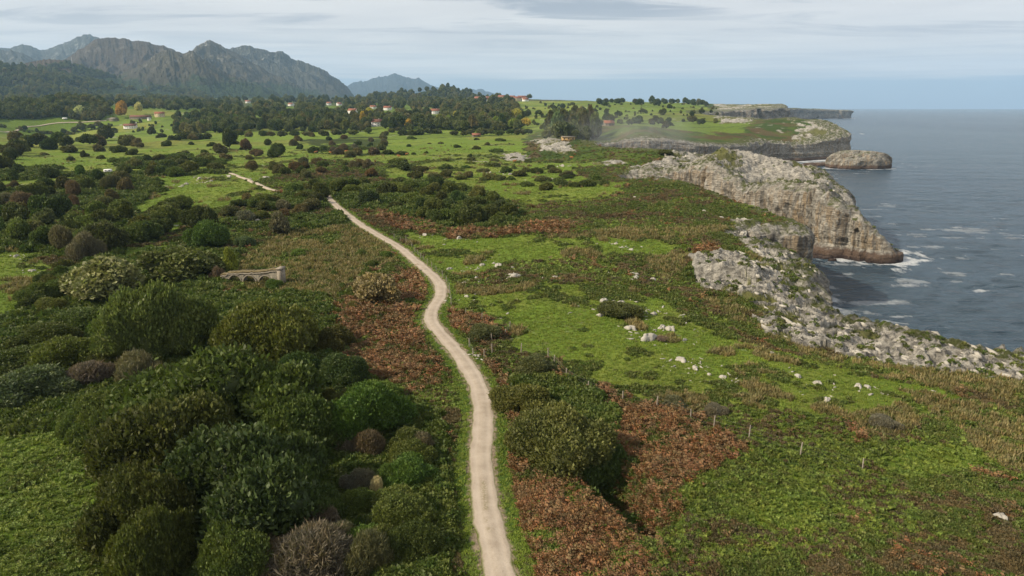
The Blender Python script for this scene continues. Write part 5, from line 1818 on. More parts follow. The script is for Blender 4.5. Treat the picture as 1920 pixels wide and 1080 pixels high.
def scatter_cover():
    rs = np.random.default_rng(99)
    n = 520000
    az = rs.uniform(math.radians(-53), math.radians(53), n)
    r = 30 * (640 / 30.0) ** rs.random(n)
    x = r * np.sin(az)
    y = r * np.cos(az)
    d = coast_d(x, y)
    pd = path_dist(x, y)
    ok = (d > 1.0) & (pd > 1.25 + .5 * rs.random(n))
    x, y, r, pd, d = x[ok], y[ok], r[ok], pd[ok], d[ok]
    cls = classify(x, y)
    z = hfull(x, y, cls)
    s = np.clip(r / 120, 1, 8)
    n1 = lod(fbm, x, y, s, 3.2, 3.2, 4, 101, .6)
    n2 = lod(fbm, x, y, s ** .6, 14, 14, 3, 121)
    n3 = fbm(x / 7, y / 7, 3, 331)
    u = rs.random(len(x))
    k = np.full(len(x), -1)
    names = ['rust', 'green_fern', 'heath', 'heath_brown', 'grass', 'dry', 'bramble', 'rock']
    I = {q: i for i, q in enumerate(names)}
    # default heath
    k[:] = np.where(n1 + (u - .5) * .16 > .55, I['heath_brown'], I['heath'])
    k[(n2 > .52) & (u < .5)] = I['green_fern']
    k[(n2 > .56) & (u > .5) & (u < .8)] = I['grass']
    k[(n3 > .62) & (u < .07)] = I['rust']
    k[cls['meadow']] = -1
    g = cls['grass']
    k[g] = np.where(n1[g] * .55 + n2[g] * .45 + (u[g] - .5) * .04 > np.where(r[g] > 200, .61, .58), I['heath'], np.where(n3[g] > np.where(r[g] > 200, .74, .68), I['dry'], I['grass']))
    g = cls['fern']
    k[g] = np.where(u[g] < .72, I['green_fern'], np.where(n3[g] > .55, I['heath'], I['grass']))
    g = cls['dry']
    k[g] = np.where(n1[g] > .40, np.where(u[g] < .58, I['dry'], np.where(u[g] < .8, I['heath'], I['grass'])), np.where(u[g] < .5, I['green_fern'], I['heath']))
    g = cls['bracken']
    k[g] = np.where(n1[g] + (u[g] - .5) * .42 > .49, I['rust'], np.where(n3[g] > .56, I['green_fern'], np.where(u[g] < .12, I['heath_brown'], I['heath'])))
    g = cls['scrub']
    k[g] = np.where(u[g] < .75, I['bramble'], np.where(n3[g] > .55, I['green_fern'], I['heath_brown']))
    g = cls['rock']
    k[g] = np.where(u[g] < np.where(r[g] < 210, .035, .02), I['rock'], np.where(u[g] > .95, I['heath'], -1))
    g = (pd < 3.0)
    k[g & (k != -1)] = I['grass']
    size = {'rust': (.80, .80), 'green_fern': (.45, .46), 'heath': (.42, .34), 'heath_brown': (.42, .34), 'grass': (.36, .20), 'dry': (.55, .50),
            'bramble': (.85, .75), 'rock': (.36, .34)}
    prob = {'rust': .5, 'green_fern': .6, 'heath': .75, 'heath_brown': .7, 'grass': .55, 'dry': .8, 'bramble': .8, 'rock': 1}
    onames = {'rust': 'rust_bracken', 'green_fern': 'green_bracken', 'heath': 'gorse_heath', 'heath_brown': 'brown_heath', 'grass': 'grass',
              'dry': 'dry_grass', 'bramble': 'bramble_undergrowth', 'rock': 'limestone_rubble'}
    for q in names:
        m = (k == I[q]) & (rs.random(len(x)) < prob[q] * (1 - .75 * sstep(r, 260, 620) * (q != 'bramble')))
        xm, ym, rm, zm = x[m], y[m], r[m], z[m]
        c = len(xm)
        w, h = size[q]
        gs = (np.clip(rm / 75, .8, 2.4)) ** .72 * (np.clip(rm, 180, 900) / 180) ** .25
        if q in ('grass',):
            gs = np.minimum(gs, 2.6)
        v = rs.uniform(.65, 1.35, c)
        sx = w * gs * v
        sz = h * gs * v * rs.uniform(.75, 1.25, c)
        if q == 'rock':
            sx = w * np.clip(rm / 110, .9, 2.0) ** .6 * rs.uniform(.35, 1.45, c) ** 2
            sz = sx * rs.uniform(.6, 1.1, c)
            rot = np.stack([rs.uniform(-.3, .3, c), rs.uniform(-.3, .3, c), rs.normal(2.2, .35, c)], 1)
        else:
            rot = np.stack([rs.uniform(-.15, .15, c), rs.uniform(-.15, .15, c), rs.uniform(0, 6.28, c)], 1)
        if q == 'rock':
            ex = []
            for (a_, b_, w_) in STONES:
                g_ = ground_xy(a_, b_)
                for _ in range(9):
                    ex.append((g_[0] + rs.normal(0, 1.6 + g_[2] / 120), g_[1] + rs.normal(0, 1.3 + g_[2] / 150), (.12 + g_[2] / 900) * rs.uniform(.6, 1.7)))
            ex = np.array(ex)
            e_z = hfull(ex[:, 0], ex[:, 1])
            ne = len(ex)
            xm, ym, zm, sx, sz, gs = (np.concatenate([xm, ex[:, 0]]), np.concatenate([ym, ex[:, 1]]), np.concatenate([zm, e_z + .06]),
                                      np.concatenate([sx, ex[:, 2]]), np.concatenate([sz, ex[:, 2] * .6]), np.concatenate([gs, np.ones(ne)]))
            rot = np.concatenate([rot, np.stack([rs.uniform(-.3, .3, ne), rs.uniform(-.3, .3, ne), rs.uniform(0, 6, ne)], 1)])
            c = len(xm)
        scatter(onames[q], np.stack([xm, ym, zm - .04 * gs], 1), rot, np.stack([sx, sx * rs.uniform(.8, 1.2, c), sz], 1), PC[q])
        print('scatter', q, c)


scatter_cover()


def crown_copy(me, mat):
    m2 = me.copy()
    m2.materials.clear()
    m2.materials.append(mat)
    return m2


def scatter_woods():
    rs = np.random.default_rng(123)
    polys = [([(-150, 229), (-150, 188), (200, 190), (420, 190), (860, 187), (960, 193), (985, 222), (880, 226), (650, 229), (500, 224), (330, 228), (310, 212), (200, 214), (190, 226), (100, 221)], 4600),
             ([(330, 252), (330, 224), (500, 222), (655, 226), (655, 244), (560, 246), (420, 250)], 420),
             ([(660, 246), (660, 225), (980, 224), (975, 243)], 420),
             ([(1025, 266), (1025, 236), (1118, 236), (1118, 268)], 90),
             ([(840, 186), (850, 178), (1040, 183), (1320, 192), (1320, 196), (1040, 187)], 130)]
    P3 = []
    HEDGE = []
    for poly, n in polys:
        poly = np.array(poly, float)
        c = 0
        while c < n:
            a = rs.uniform(poly[:, 0].min(), poly[:, 0].max())
            b = rs.uniform(poly[:, 1].min(), poly[:, 1].max())
            if not pip(np.array([a]), np.array([b]), poly)[0]:
                continue
            c += 1
            if not clear_of_houses(a, b):
                continue
            gx, gy, gt = ground_xy(a, b)
            if gt > 5000 or (gt > 1900 and gx / gy > -.075 and gx / gy < .03 and gt < 2260):
                continue
            if vnoise(gx / 150, gy / 110, 9) > .62 and gt > 1150:
                continue
            P3.append((gx, gy))
    # hedgerows round the far fields
    c = 0
    while c < 1500:
        a = rs.uniform(-50, 1345)
        b = rs.uniform(193, 250)
        if not (a > 985 or (a < 330 and b > 230)) or (a > 1130 and b > 236):
            continue
        gx, gy, gt = ground_xy(a, b)
        c += 1
        n2 = lod(fbm, np.array([gx]), np.array([gy]), (max(1.0, min(gt / 120, 8))) ** .6, 14, 14, 3, 121)[0]
        if gt < 600 or gt > 5000 or (abs(((gy * .6 - .15 * gx) / 70) % 1 - .5) < .44 and abs(((gx + .25 * gy + 25 * (n2 - .5)) / 150) % 1 - .5) < .475):
            continue
        P3.append((gx, gy))
        HEDGE.append(len(P3) - 1)
    P3 = np.array(P3)
    z = hfull(P3[:, 0], P3[:, 1])
    pts = [np.column_stack([P3, z])]
    for X, Y, Z in HILLS:
        n = 3800 if Y.mean() > 3150 else 1100
        i = rs.integers(0, X.shape[0] // 2 + 14, n)
        j = rs.integers(20, X.shape[1] - 20, n)
        q = np.stack([X[i, j] + rs.normal(0, 12, n), Y[i, j] + rs.normal(0, 12, n), Z[i, j]], 1)
        f = fbm(q[:, 0] / 180, q[:, 1] / 180, 3, 17) - (q[:, 2] - 120) / 900
        pts.append(q[f > .40])
    pts = np.concatenate(pts)
    n = len(pts)
    r = np.hypot(pts[:, 0], pts[:, 1])
    small = np.ones(n)
    small[HEDGE] = .42
    kind = fbm(pts[:, 0] / 90, pts[:, 1] / 90, 2, 19) + rs.normal(0, .12, n)
    for nm, sel, protos, mat, w, h in (
            ('woodland', kind > .44, 'lowtree', 'wood', 17, 13),
            ('mixed_woodland', kind <= .44, 'low', 'wood_olive', 16, 12)):
        q = pts[sel]
        c = len(q)
        col = proto_coll('p_' + nm, [crown_copy(m, MF[mat]) for m in CR[protos]] + [crown_copy(m, MF[mat]) for m in CR['tall'][:1]])
        sc = (rs.uniform(.6, 1.25, n) * np.clip(r / 1500, .9, 1.4) * small)[sel]
        scatter(nm, q - np.array([0, 0, 1.5]), np.stack([np.zeros(c), np.zeros(c), rs.uniform(0, 6.28, c)], 1),
                np.stack([w / 2 * sc, w / 2 * sc, h * sc * rs.uniform(.8, 1.3, c)], 1), col)
        print('woods', nm, c)


scatter_woods()


# ------------------------------------------------------------------ single limestone rocks
ROCKM = [rock_blob('limestone_rock', 1.0, .6, .75, 20 + i, 11, .8, .8, -.4, True) for i in range(4)]
CATS = {(0, 700): 'left of the path', (700, 1100): 'in the upper field right of the path', (1100, 1290): 'in the green field', (1290, 2000): 'near the coastal edge'}
_st = sorted(STONES)
cnt = {}
for k, (a, b, w) in enumerate(_st):
    gx, gy, gt = ground_xy(a, b)
    rr = random.Random(k)
    o = link('limestone_rock', ROCKM[k % 4], M_ROCKF if not ROCKM[k % 4].materials else None)
    o.location = (gx, gy, hz(gx, gy) + .05)
    o.scale = (w * .55, w * .55, w * rr.uniform(.30, .55))
    o.rotation_euler = (rr.uniform(-.2, .2), rr.uniform(-.2, .2), rr.uniform(0, 3.1))
    far = 'distant ' if gt > 230 else ''
    for (lo, hi), wh in CATS.items():
        if lo <= a < hi:
            key = (lo, far)
            i = cnt.get(key, 0)
            cnt[key] = i + 1
            tag(o, '%s%s limestone rock %s, %s' % (far, 'large' if w > 1.7 else 'small', wh, nth(i)), 'rock', 'limestone rocks in the fields')


# ------------------------------------------------------------------ small builders for made things
def box(V, F, c, s, rz=0.0):
    o = len(V)
    cx, cy, cz = c
    hx, hy, hz_ = s[0] / 2, s[1] / 2, s[2] / 2
    ca, sa = math.cos(rz), math.sin(rz)
    for dz in (-1, 1):
        for dx, dy in ((-1, -1), (1, -1), (1, 1), (-1, 1)):
            x, y = dx * hx, dy * hy
            V.append((cx + x * ca - y * sa, cy + x * sa + y * ca, cz + dz * hz_))
    for f in ((0, 3, 2, 1), (4, 5, 6, 7), (0, 1, 5, 4), (1, 2, 6, 5), (2, 3, 7, 6), (3, 0, 4, 7)):
        F.append([o + i for i in f])


def obj_boxes(name, boxes, mat, parent=None):
    V, F = [], []
    for b in boxes:
        box(V, F, *b)
    me = mesh_from(name, np.array(V), np.array(F))
    return link(name, me, mat, parent)


def empty(name, loc, rz=0.0):
    o = bpy.data.objects.new(name, None)
    COL.objects.link(o)
    o.location = loc
    o.rotation_euler = (0, 0, rz)
    return o


M_WHITE = mat_plain('whitewash', (.74, .72, .68), .8, .06, .8)
M_CREAM = mat_plain('cream_plaster', (.55, .45, .28), .85, .1, .8)
M_STONE = mat_plain('old_stone', (.18, .16, .12), .9, .3, 1.6, .5)
M_RED = mat_plain('red_tiles', (.23, .095, .058), .85, .25, 1.2)
M_BROWNT = mat_plain('brown_tiles', (.16, .075, .052), .85, .25, 1.2)
M_DARK = mat_plain('dark_glass', (.03, .035, .04), .25, .1, 1.0, spec=.5)
M_WOOD = mat_plain('weathered_wood', (.26, .225, .18), .9, .25, 6.0)
M_WIRE = mat_plain('wire', (.20, .19, .17), .6, .1, 1.0)
M_METAL = mat_plain('grey_metal', (.3, .3, .3), .5, .1, 1.0)
M_COW = mat_plain('cow_hide', (.33, .14, .045), .8, .15, 1.0)
M_VANW = mat_plain('white_paint', (.78, .78, .77), .35, .03, 1.0, spec=.5)
M_TYRE = mat_plain('rubber', (.02, .02, .02), .8, .1, 1.0)
M_OCHRE = mat_plain('ochre_wall', (.46, .31, .14), .9, .1, 1.0)


def house(a, b, L, W, H, rz, wall, roof, label, rise=.32, name='house', dist=None, belfry=False):
    if dist:
        q = Q(a, b, dist)
        gx, gy = q[0], q[1]
    else:
        gx, gy, _ = ground_xy(a, b)
    e = empty(name, (gx, gy, hz(gx, gy) - .3), rz)
    tag(e, label, 'building' if name == 'barn' else name)
    V, F = [], []
    r = W * rise
    hl, hw = L / 2, W / 2
    V = [(-hl, -hw, 0), (hl, -hw, 0), (hl, hw, 0), (-hl, hw, 0), (-hl, -hw, H), (hl, -hw, H), (hl, hw, H), (-hl, hw, H), (-hl, 0, H + r), (hl, 0, H + r)]
    Q4 = np.array([[0, 1, 5, 4], [2, 3, 7, 6], [1, 2, 6, 5], [3, 0, 4, 7]])
    T3 = np.array([[5, 6, 9], [7, 4, 8]])
    link('wall', mesh_from('wall', np.array(V), [Q4, T3]), wall, e)
    ov, th = .5, .22
    sl = r / hw
    z0 = H - ov * sl
    rv = []
    for x in (-hl - ov, hl + ov):
        rv += [(x, -hw - ov, z0), (x, 0, H + r), (x, hw + ov, z0), (x, -hw - ov, z0 + th), (x, 0, H + r + th), (x, hw + ov, z0 + th)]
    rf = np.array([[3, 9, 10, 4], [4, 10, 11, 5], [0, 1, 7, 6], [1, 2, 8, 7], [0, 6, 9, 3], [2, 5, 11, 8], [0, 3, 4, 1], [1, 4, 5, 2], [6, 7, 10, 9], [7, 8, 11, 10]])
    link('roof', mesh_from('roof', np.array(rv), rf), roof, e)
    n = max(2, int(L / 3.5))
    for i in range(n):
        x = -hl + (i + .5) * L / n
        for lv in range(1 if H < 4 else 2):
            for sd in (-1, 1):
                obj_boxes('window', [((x, sd * (hw + .01), 1.6 + lv * 2.7), (.9, .06, 1.1))], M_DARK, e)
    obj_boxes('door', [((-hl - .01, 0, 1.05), (.08, 1.1, 2.1))], M_DARK, e)
    if belfry:
        obj_boxes('bell_gable', [((hl - .2, 0, H + r + 1.0), (.7, 1.5, 3.0)), ((hl - .2, 0, H + r + 2.7), (.9, 1.8, .3))], wall, e)
    elif name == 'house':
        obj_boxes('chimney', [((hl * .4, hw * .3, H + r), (.8, .8, 1.6))], wall, e)
    return e


house(245, 240, 19, 9.5, 5.2, .25, M_WHITE, M_BROWNT, 'long white chapel with a brown roof in the left meadow', .30, 'chapel', belfry=True)
house(300, 219, 16, 11, 6.5, .3, M_CREAM, M_RED, 'cream farmhouse with a red roof at the edge of the wood', .28)
house(264, 222, 34, 12, 4.5, .1, M_STONE, M_BROWNT, 'long stone farm shed with a dark red roof left of the farmhouse', .22, 'barn')
house(214, 226, 14, 9, 4, -.4, M_STONE, M_STONE, 'grey stone hut left of the long farm shed', .25, 'barn')
house(280, 225, 5, 4, 5, 0, M_WHITE, M_METAL, 'small white lean-to beside the long farm shed', .15, 'barn')
for (a, b, L, rz, rf, lb) in [
        (465, 194, 15, .3, M_RED, 'white house deep in the wood, leftmost of the scattered ones'), (546, 199, 14, -.4, M_RED, 'tall white house deep in the wood, second of the scattered ones'),
        (617, 197, 13, .2, M_RED, 'white house with a red roof above the scrub, third of the scattered ones'), (636, 197, 13, .6, M_RED, 'white gabled house just right of the third scattered one'),
        (662, 213, 16, -.3, M_RED, 'white house with a red roof in front of the long wooded ridge'), (700, 203, 15, .3, M_RED, 'orange roofed house left of the wooded ridge foot'),
        (727, 206, 16, .0, M_RED, 'broad orange roofed house among the trees of the ridge foot'), (707, 240, 14, .2, M_BROWNT, 'white house with a dark red roof at the left end of the autumn wood'),
        (815, 213, 20, .1, M_RED, 'low orange roofed house in the middle of the autumn wood')]:
    house(a, b, L * 1.15, 12, 6.5, rz, M_WHITE, rf, lb)
VH = [(868, 186), (889, 185), (897, 183.5), (909, 184), (916, 181.5), (923, 184.5), (928, 182), (934, 185), (941, 183), (948, 184.5), (955, 183), (960, 185.5), (967, 184.5), (974, 185.5), (979, 184), (984, 186)]
for i, (a, b) in enumerate(VH):
    rr = random.Random(i + 40)
    house(a, b, rr.uniform(18, 30), rr.uniform(13, 17), rr.uniform(8, 12.5), rr.uniform(-.8, .8), M_WHITE if i % 4 else M_CREAM, M_RED,
          '%s walled red roofed house of the hilltop village, %s' % ('white' if i % 4 else 'cream', nth(i)), .35, 'house', dist=2130 + (i % 3) * 75)
for o in bpy.data.objects:
    if o.get('label', '').find('hilltop village') > 0:
        o['group'] = 'houses of the hilltop village'
house(1140, 240, 12, 9, 3.6, .3, M_STONE, M_RED, 'small red roofed cottage right of the tall grove', .3, 'house')
house(1065, 268, 11, 5, 3.0, .1, M_OCHRE, M_STONE, 'low ochre hut at the foot of the tall grove', .1, 'barn')
house(893, 257, 9, 6, 2.4, .2, M_STONE, M_RED, 'small red roofed shelter in the middle meadow', .3, 'barn')
house(855, 238, 9, 6, 2.6, .1, M_STONE, M_RED, 'tiny orange roofed shed at the foot of the autumn wood', .3, 'barn')


# ---- parked vehicles
def caravan(a, b, label, cat, L=3.9, W=1.9, H=2.0, rz=0.1, name='caravan'):
    gx, gy, _ = ground_xy(a, b)
    e = empty(name, (gx, gy, hz(gx, gy)), rz)
    tag(e, label, cat)
    n = 14
    prof = []
    for i in range(n):
        t = i / n * 2 * math.pi
        cx, cz = math.cos(t), math.sin(t)
        prof.append((L / 2 * np.sign(cx) * abs(cx) ** .35, .45 + (H - .45) / 2 * (1 + np.sign(cz) * abs(cz) ** .4)))
    V = [(p[0], -W / 2, p[1]) for p in prof] + [(p[0], W / 2, p[1]) for p in prof]
    V += [(0, -W / 2 - .04, H * .6), (0, W / 2 + .04, H * .6)]
    F = [[i, (i + 1) % n, n + (i + 1) % n, n + i] for i in range(n)]
    T = [[(i + 1) % n, i, 2 * n] for i in range(n)] + [[n + i, n + (i + 1) % n, 2 * n + 1] for i in range(n)]
    link('body', mesh_from('body', np.array(V), [np.array(F), np.array(T)]), M_VANW, e)
    for sx in (-1, 1):
        obj_boxes('window', [((sx * L * .22, -W / 2 - .05, H * .68), (L * .28, .04, .5))], M_DARK, e)
    obj_boxes('front_window', [((-L / 2 - .02, 0, H * .68), (.05, W * .7, .5))], M_DARK, e)
    for sx in (-1, 1):
        for sy in (-1, 1):
            th = np.linspace(0, 2 * math.pi, 12, endpoint=False)
            wv = [(sx * L * .3 + .32 * math.cos(t), sy * (W / 2 - .02) + q, .32 + .32 * math.sin(t)) for q in (-.1, .1) for t in th]
            wf = [[i, (i + 1) % 12, 12 + (i + 1) % 12, 12 + i] for i in range(12)]
            wv += [(sx * L * .3, sy * (W / 2 - .02) - .1, .32), (sx * L * .3, sy * (W / 2 - .02) + .1, .32)]
            wt = [[i, (i + 1) % 12, 24] for i in range(12)] + [[12 + i, 12 + (i + 1) % 12, 25] for i in range(12)]
            link('wheel', mesh_from('wheel', np.array(wv), [np.array(wf), np.array(wt)]), M_TYRE, e)
    return e


caravan(203, 324, 'small white caravan parked in the left field below the scrub row', 'caravan')
caravan(122, 224, 'white van parked beside the lane at the edge of the left woods', 'van', 8.0, 2.6, 3.2, .05, 'van')


# ---- cows
def cow_mesh():
    bm_v = [(0, 0, 1.0), (.55, 0, 1.05), (.85, 0, 1.3), (1.1, 0, 1.38), (1.35, 0, 1.2), (-.55, 0, 1.05), (-.85, 0, 1.15), (-.98, 0, .8), (-.98, 0, .5)]
    ed = [(0, 1), (1, 2), (2, 3), (3, 4), (0, 5), (5, 6), (6, 7), (7, 8)]
    rad = [.40, .38, .22, .17, .10, .36, .12, .035, .05]
    for (x, s, hoof) in ((.5, 1, .03), (.5, -1, .03), (-.6, 1, -.05), (-.6, -1, -.05)):
        i = len(bm_v)
        base = 1 if x > 0 else 5
        bm_v += [(x, s * .22, .72), (x + hoof, s * .22, .38), (x, s * .22, .04)]
        ed += [(base, i), (i, i + 1), (i + 1, i + 2)]
        rad += [.15, .08, .065]
    for s in (1, -1):
        i = len(bm_v)
        bm_v += [(1.08, s * .2, 1.5)]
        ed += [(3, i)]
        rad += [.04]
    me = bpy.data.meshes.new('cow')
    me.from_pydata(bm_v, ed, [])
    o = bpy.data.objects.new('cow', me)
    COL.objects.link(o)
    sk = o.modifiers.new('s', 'SKIN')
    for i, r in enumerate(rad):
        me.skin_vertices[0].data[i].radius = (r, r)
    me.skin_vertices[0].data[0].use_root = True
    o.modifiers.new('b', 'SUBSURF').levels = 1
    dg = bpy.context.evaluated_depsgraph_get()
    m2 = bpy.data.meshes.new_from_object(o.evaluated_get(dg))
    bpy.data.objects.remove(o)
    m2.name = 'cow'
    return m2


cm = cow_mesh()
cm.materials.clear()
for i, (a, b, rz, w) in enumerate([(272, 237, .2, 'left of two just right of the chapel'), (291, 236, 2.6, 'right of two just right of the chapel'), (592, 286, .4, 'left of two in the meadow before the scrub'),
                                   (620, 287, 2.9, 'right of two in the meadow before the scrub'), (649, 286, .1, 'standing alone by the scrub edge'), (748, 295, 3.0, 'left of two in the middle meadow'),
                                   (763, 292, .3, 'right of two in the middle meadow'), (965, 304, .2, 'grazing alone short of the pale karst'), (1072, 297, 2.8, 'grazing by the edge of the pale karst')]):
    gx, gy, _ = ground_xy(a, b)
    o = link('cow', cm, M_COW)
    o.location = (gx, gy, hz(gx, gy) + .15)
    o.rotation_euler = (0, 0, rz)
    o.scale = (1.25, 1.25, 1.2)
    tag(o, 'reddish brown cow %s' % w, 'cow', 'grazing cows')


# ---- fences
def fence(pts, hgt, label, group=None, wires=(.35, .65, .92), thick=.11, tall=()):
    W = []
    for i, (a, b) in enumerate(pts):
        gx, gy, _ = ground_xy(a, b)
        W.append((gx, gy, hz(gx, gy)))
    e = empty('fence', W[0])
    tag(e, label, 'fence', group)
    o0 = np.array(W[0])
    tops = []
    for i, w in enumerate(W):
        rr = random.Random(i + int(w[0] * 10))
        hh = hgt * rr.uniform(.88, 1.12) * (1.5 if i in tall else 1)
        p = np.array(w) - o0
        lean = np.array([rr.uniform(-.07, .07), rr.uniform(-.07, .07)]) * hh
        k = 6
        V, F = [], []
        for lev, (zz, rd) in enumerate(((-.3, 1.1), (hh * .5, 1.0), (hh * .96, .9), (hh, .6))):
            for q in range(k):
                t = q / k * 6.283 + rr.uniform(-.1, .1)
                V.append((lean[0] * max(zz, 0) / hh + thick * .5 * rd * math.cos(t), lean[1] * max(zz, 0) / hh + thick * .5 * rd * math.sin(t), zz))
        for lev in range(3):
            for q in range(k):
                F.append([lev * k + q, lev * k + (q + 1) % k, (lev + 1) * k + (q + 1) % k, (lev + 1) * k + q])
        me = mesh_from('post', np.array(V), [np.array(F), np.array([[3 * k + q for q in range(k)]])])
        link('post', me, M_WOOD, e, tuple(p))
        tops.append((p, lean, hh))
    for fr in wires:
        V, F = [], []
        for i in range(len(tops) - 1):
            seg = []
            for t in np.linspace(0, 1, 6):
                a = tops[i][0] + np.array([*(tops[i][1] * fr), tops[i][2] * fr])
                b = tops[i + 1][0] + np.array([*(tops[i + 1][1] * fr), tops[i + 1][2] * fr])
                seg.append(a * (1 - t) + b * t - np.array([0, 0, .10 * 4 * t * (1 - t)]))
            for j in range(5):
                o = len(V)
                for p in (seg[j], seg[j + 1]):
                    for q in range(3):
                        V.append((p[0] + .012 * math.cos(q * 2.09), p[1] + .012 * math.cos(q * 2.09 + 1), p[2] + .012 * math.sin(q * 2.09)))
                for q in range(3):
                    F.append([o + q, o + (q + 1) % 3, o + 3 + (q + 1) % 3, o + 3 + q])
        link('wire', mesh_from('wire', np.array(V), np.array(F)), M_WIRE, e)
    return e


fence([(739, 449), (751, 453), (762, 458), (772, 464), (778, 472), (784, 479), (789, 484), (794, 489), (801, 497), (810, 502), (818, 509), (830, 520), (837, 530), (843, 553), (846, 573)], 1.5,
      'post and wire fence along the right side of the upper path', tall=(2, 13, 14), thick=.12)
fence([(873, 588), (904, 600), (956, 614), (947, 629), (922, 640)], 1.45, 'short fence corner around the bracken clump right of the path', thick=.14)
fence([(880, 650), (887, 669), (908, 672), (923, 664), (977, 660), (1028, 668), (1039, 679), (1062, 709), (1103, 732), (1168, 747), (1231, 764), (1295, 785), (1338, 805), (1404, 825), (1500, 857), (1617, 880)],
      1.55, 'long wooden post fence between the green field and the bracken', thick=.15)
fence([(1790, 905 - 8), (1720, 893), (1617, 880)], 1.2, 'low end of the field fence running off into the heath', thick=.10) if False else None


# ---- ruined stone arches
def ruin():
    gx, gy, gt = ground_xy(475, 534)
    z = hz(gx, gy) - .5
    e = empty('ruined_arcade', (gx, gy, z), -.06)
    tag(e, 'ruined stone arcade of three low arches with a turf top and a square end pier', 'ruin')
    k = gt / FPX            # metres to a picture pixel here
    x0, x1 = -58 * k, 54 * k
    H = 2.9
    arches = [(-31 * k, 12 * k), (-3 * k, 12 * k), (27 * k, 12 * k)]
    xs = np.linspace(x0, x1, 150)
    spring = .9

    def bot(x):
        for c, r in arches:
            if abs(x - c) < r:
                return spring + math.sqrt(r * r - (x - c) ** 2) * 1.12
        return -.5
    b = np.array([bot(x) for x in xs])
    t = H + .9 * ((xs - x0) / (x1 - x0)) ** 3 + (fbm(xs * 1.3, xs * 0, 3, 5) - .5) * .5 - .5 * (xs < x0 + 1.5)
    dpt = 1.7

    def slab(name, xs, b, t, y0, y1, mat, top=True):
        V, F = [], []
        n = len(xs)
        for (yy) in (y0, y1):
            for x, q, w in zip(xs, b, t):
                V.append((x, yy, q))
                V.append((x, yy, w))
        for i in range(n - 1):
            a, c = 2 * i, 2 * (i + 1)
            m = 2 * n
            F.append([a, c, c + 1, a + 1])
            F.append([m + a, m + a + 1, m + c + 1, m + c])
            F.append([a + 1, c + 1, m + c + 1, m + a + 1])
            F.append([a, m + a, m + c, c])
        F.append([0, 1, 2 * n + 1, 2 * n])
        j = 2 * n - 2
        F.append([j, 4 * n - 2, 4 * n - 1, j + 1])
        return link(name, mesh_from(name, np.array(V), np.array(F)), mat, e)
    slab('wall', xs, b, t, -dpt / 2, dpt / 2, M_STONE)
    for c, r in arches:
        th = np.linspace(.0, math.pi, 26)
        V, F = [], []
        for yy in (-dpt / 2 - .07, -dpt / 2 + .02):
            for rr_ in (r * .98, r * 1.16):
                for q in th:
                    V.append((c + rr_ * math.cos(q), yy, spring + rr_ * math.sin(q) * 1.12))
        m = len(th)
        for i in range(m - 1):
            F += [[i, m + i, m + i + 1, i + 1], [i, i + 1, 2 * m + i + 1, 2 * m + i], [m + i, 3 * m + i, 3 * m + i + 1, m + i + 1], [2 * m + i, 2 * m + i + 1, 3 * m + i + 1, 3 * m + i]]
        link('arch_ring', mesh_from('arch_ring', np.array(V), np.array(F)), M_PALE, e)
    obj_boxes('pier', [((x1 + .2, -.1, 1.9), (1.0, 2.1, 4.2)), ((x1 + .2, -.1, 4.08), (1.3, 2.4, .25))], M_PALE, e)
    tf = slab('turf_top', xs, t + .02, t + .22 + .3 * fbm(xs * 2, xs * 0, 3, 9), -dpt / 2 + .15, dpt / 2 - .1, M_TURF)
    # coping stones
    slab('coping', xs[::3], (t - .28)[::3], (t - .02)[::3], -dpt / 2 - .09, -dpt / 2 + .05, M_PALE)


M_PALE = mat_plain('pale_stone', (.25, .215, .165), .9, .3, 2.0, .4)
M_TURF = mat_plain('dry_turf', (.17, .135, .07), .95, .4, 3.0, .5)
ruin()

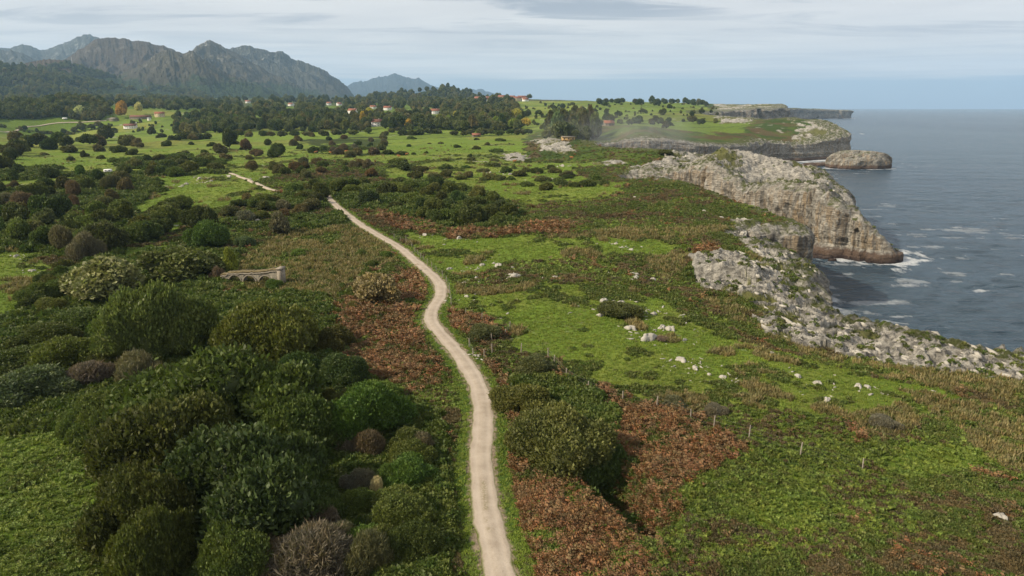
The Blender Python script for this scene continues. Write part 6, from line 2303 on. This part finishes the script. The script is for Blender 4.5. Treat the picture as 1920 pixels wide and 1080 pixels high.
# ---- radio mast on the knoll
q = Q(135, 117, 4000)
e = empty('radio_mast', (q[0], q[1], q[2] - 22))
tag(e, 'thin radio mast on the brown knoll at the left', 'mast')
obj_boxes('pole', [((0, 0, 25), (1.6, 1.6, 60))], M_METAL, e)
obj_boxes('antenna', [((0, 0, 38), (4.5, 1.2, 3)), ((0, 0, 48), (3.5, 1.2, 3))], M_METAL, e)


# ------------------------------------------------------------------ air
def volume_box(name, lo, hi, dens, col, aniso=.25):
    V, F = [], []
    c = [(lo[i] + hi[i]) / 2 for i in range(3)]
    s = [hi[i] - lo[i] for i in range(3)]
    box(V, F, c, s)
    me = mesh_from(name, np.array(V), np.array(F))
    m = bpy.data.materials.new(name)
    m.use_nodes = True
    t = NT(m.node_tree)
    v = t.n('ShaderNodeVolumePrincipled', {'Color': (*col, 1), 'Density': dens, 'Anisotropy': aniso})
    t.n('ShaderNodeOutputMaterial', {1: v.outputs[0]})
    o = link(name, me, m)
    tag(o, kind='stuff')
    return o


volume_box('haze', (-14000, -900, -8.0), (18500, 19100, 1180), 4.6e-5, (.48, .73, 1.0), .1)


def spray():
    m = bpy.data.materials.new('sea_spray')
    m.use_nodes = True
    t = NT(m.node_tree)
    tc = t.n('ShaderNodeTexCoord').outputs['Object']
    ln = t.n('ShaderNodeVectorMath', {0: t.scale(tc, (1 / 95, 1 / 55, 1 / 30))}, operation='LENGTH').outputs['Value']
    nz = t.noise(tc, .03, 3.0, .6)
    d = t.math('MULTIPLY', t.mapr(ln, .95, .15), t.mapr(nz, .35, .65, .2, 1.4), clamp=True)
    v = t.n('ShaderNodeVolumePrincipled', {'Color': (.95, .97, 1, 1), 'Density': t.math('MULTIPLY', d, .0048), 'Anisotropy': .2})
    t.n('ShaderNodeOutputMaterial', {1: v.outputs[0]})
    iv, jf = ICO2
    q = Q(1160, 266, 600)
    me = mesh_from('sea_spray', iv * np.array([95, 55, 30]) * 1.04, jf)
    smooth(me)
    o = link('sea_spray', me, m, loc=(q[0], q[1], 36))
    tag(o, kind='stuff')


spray()
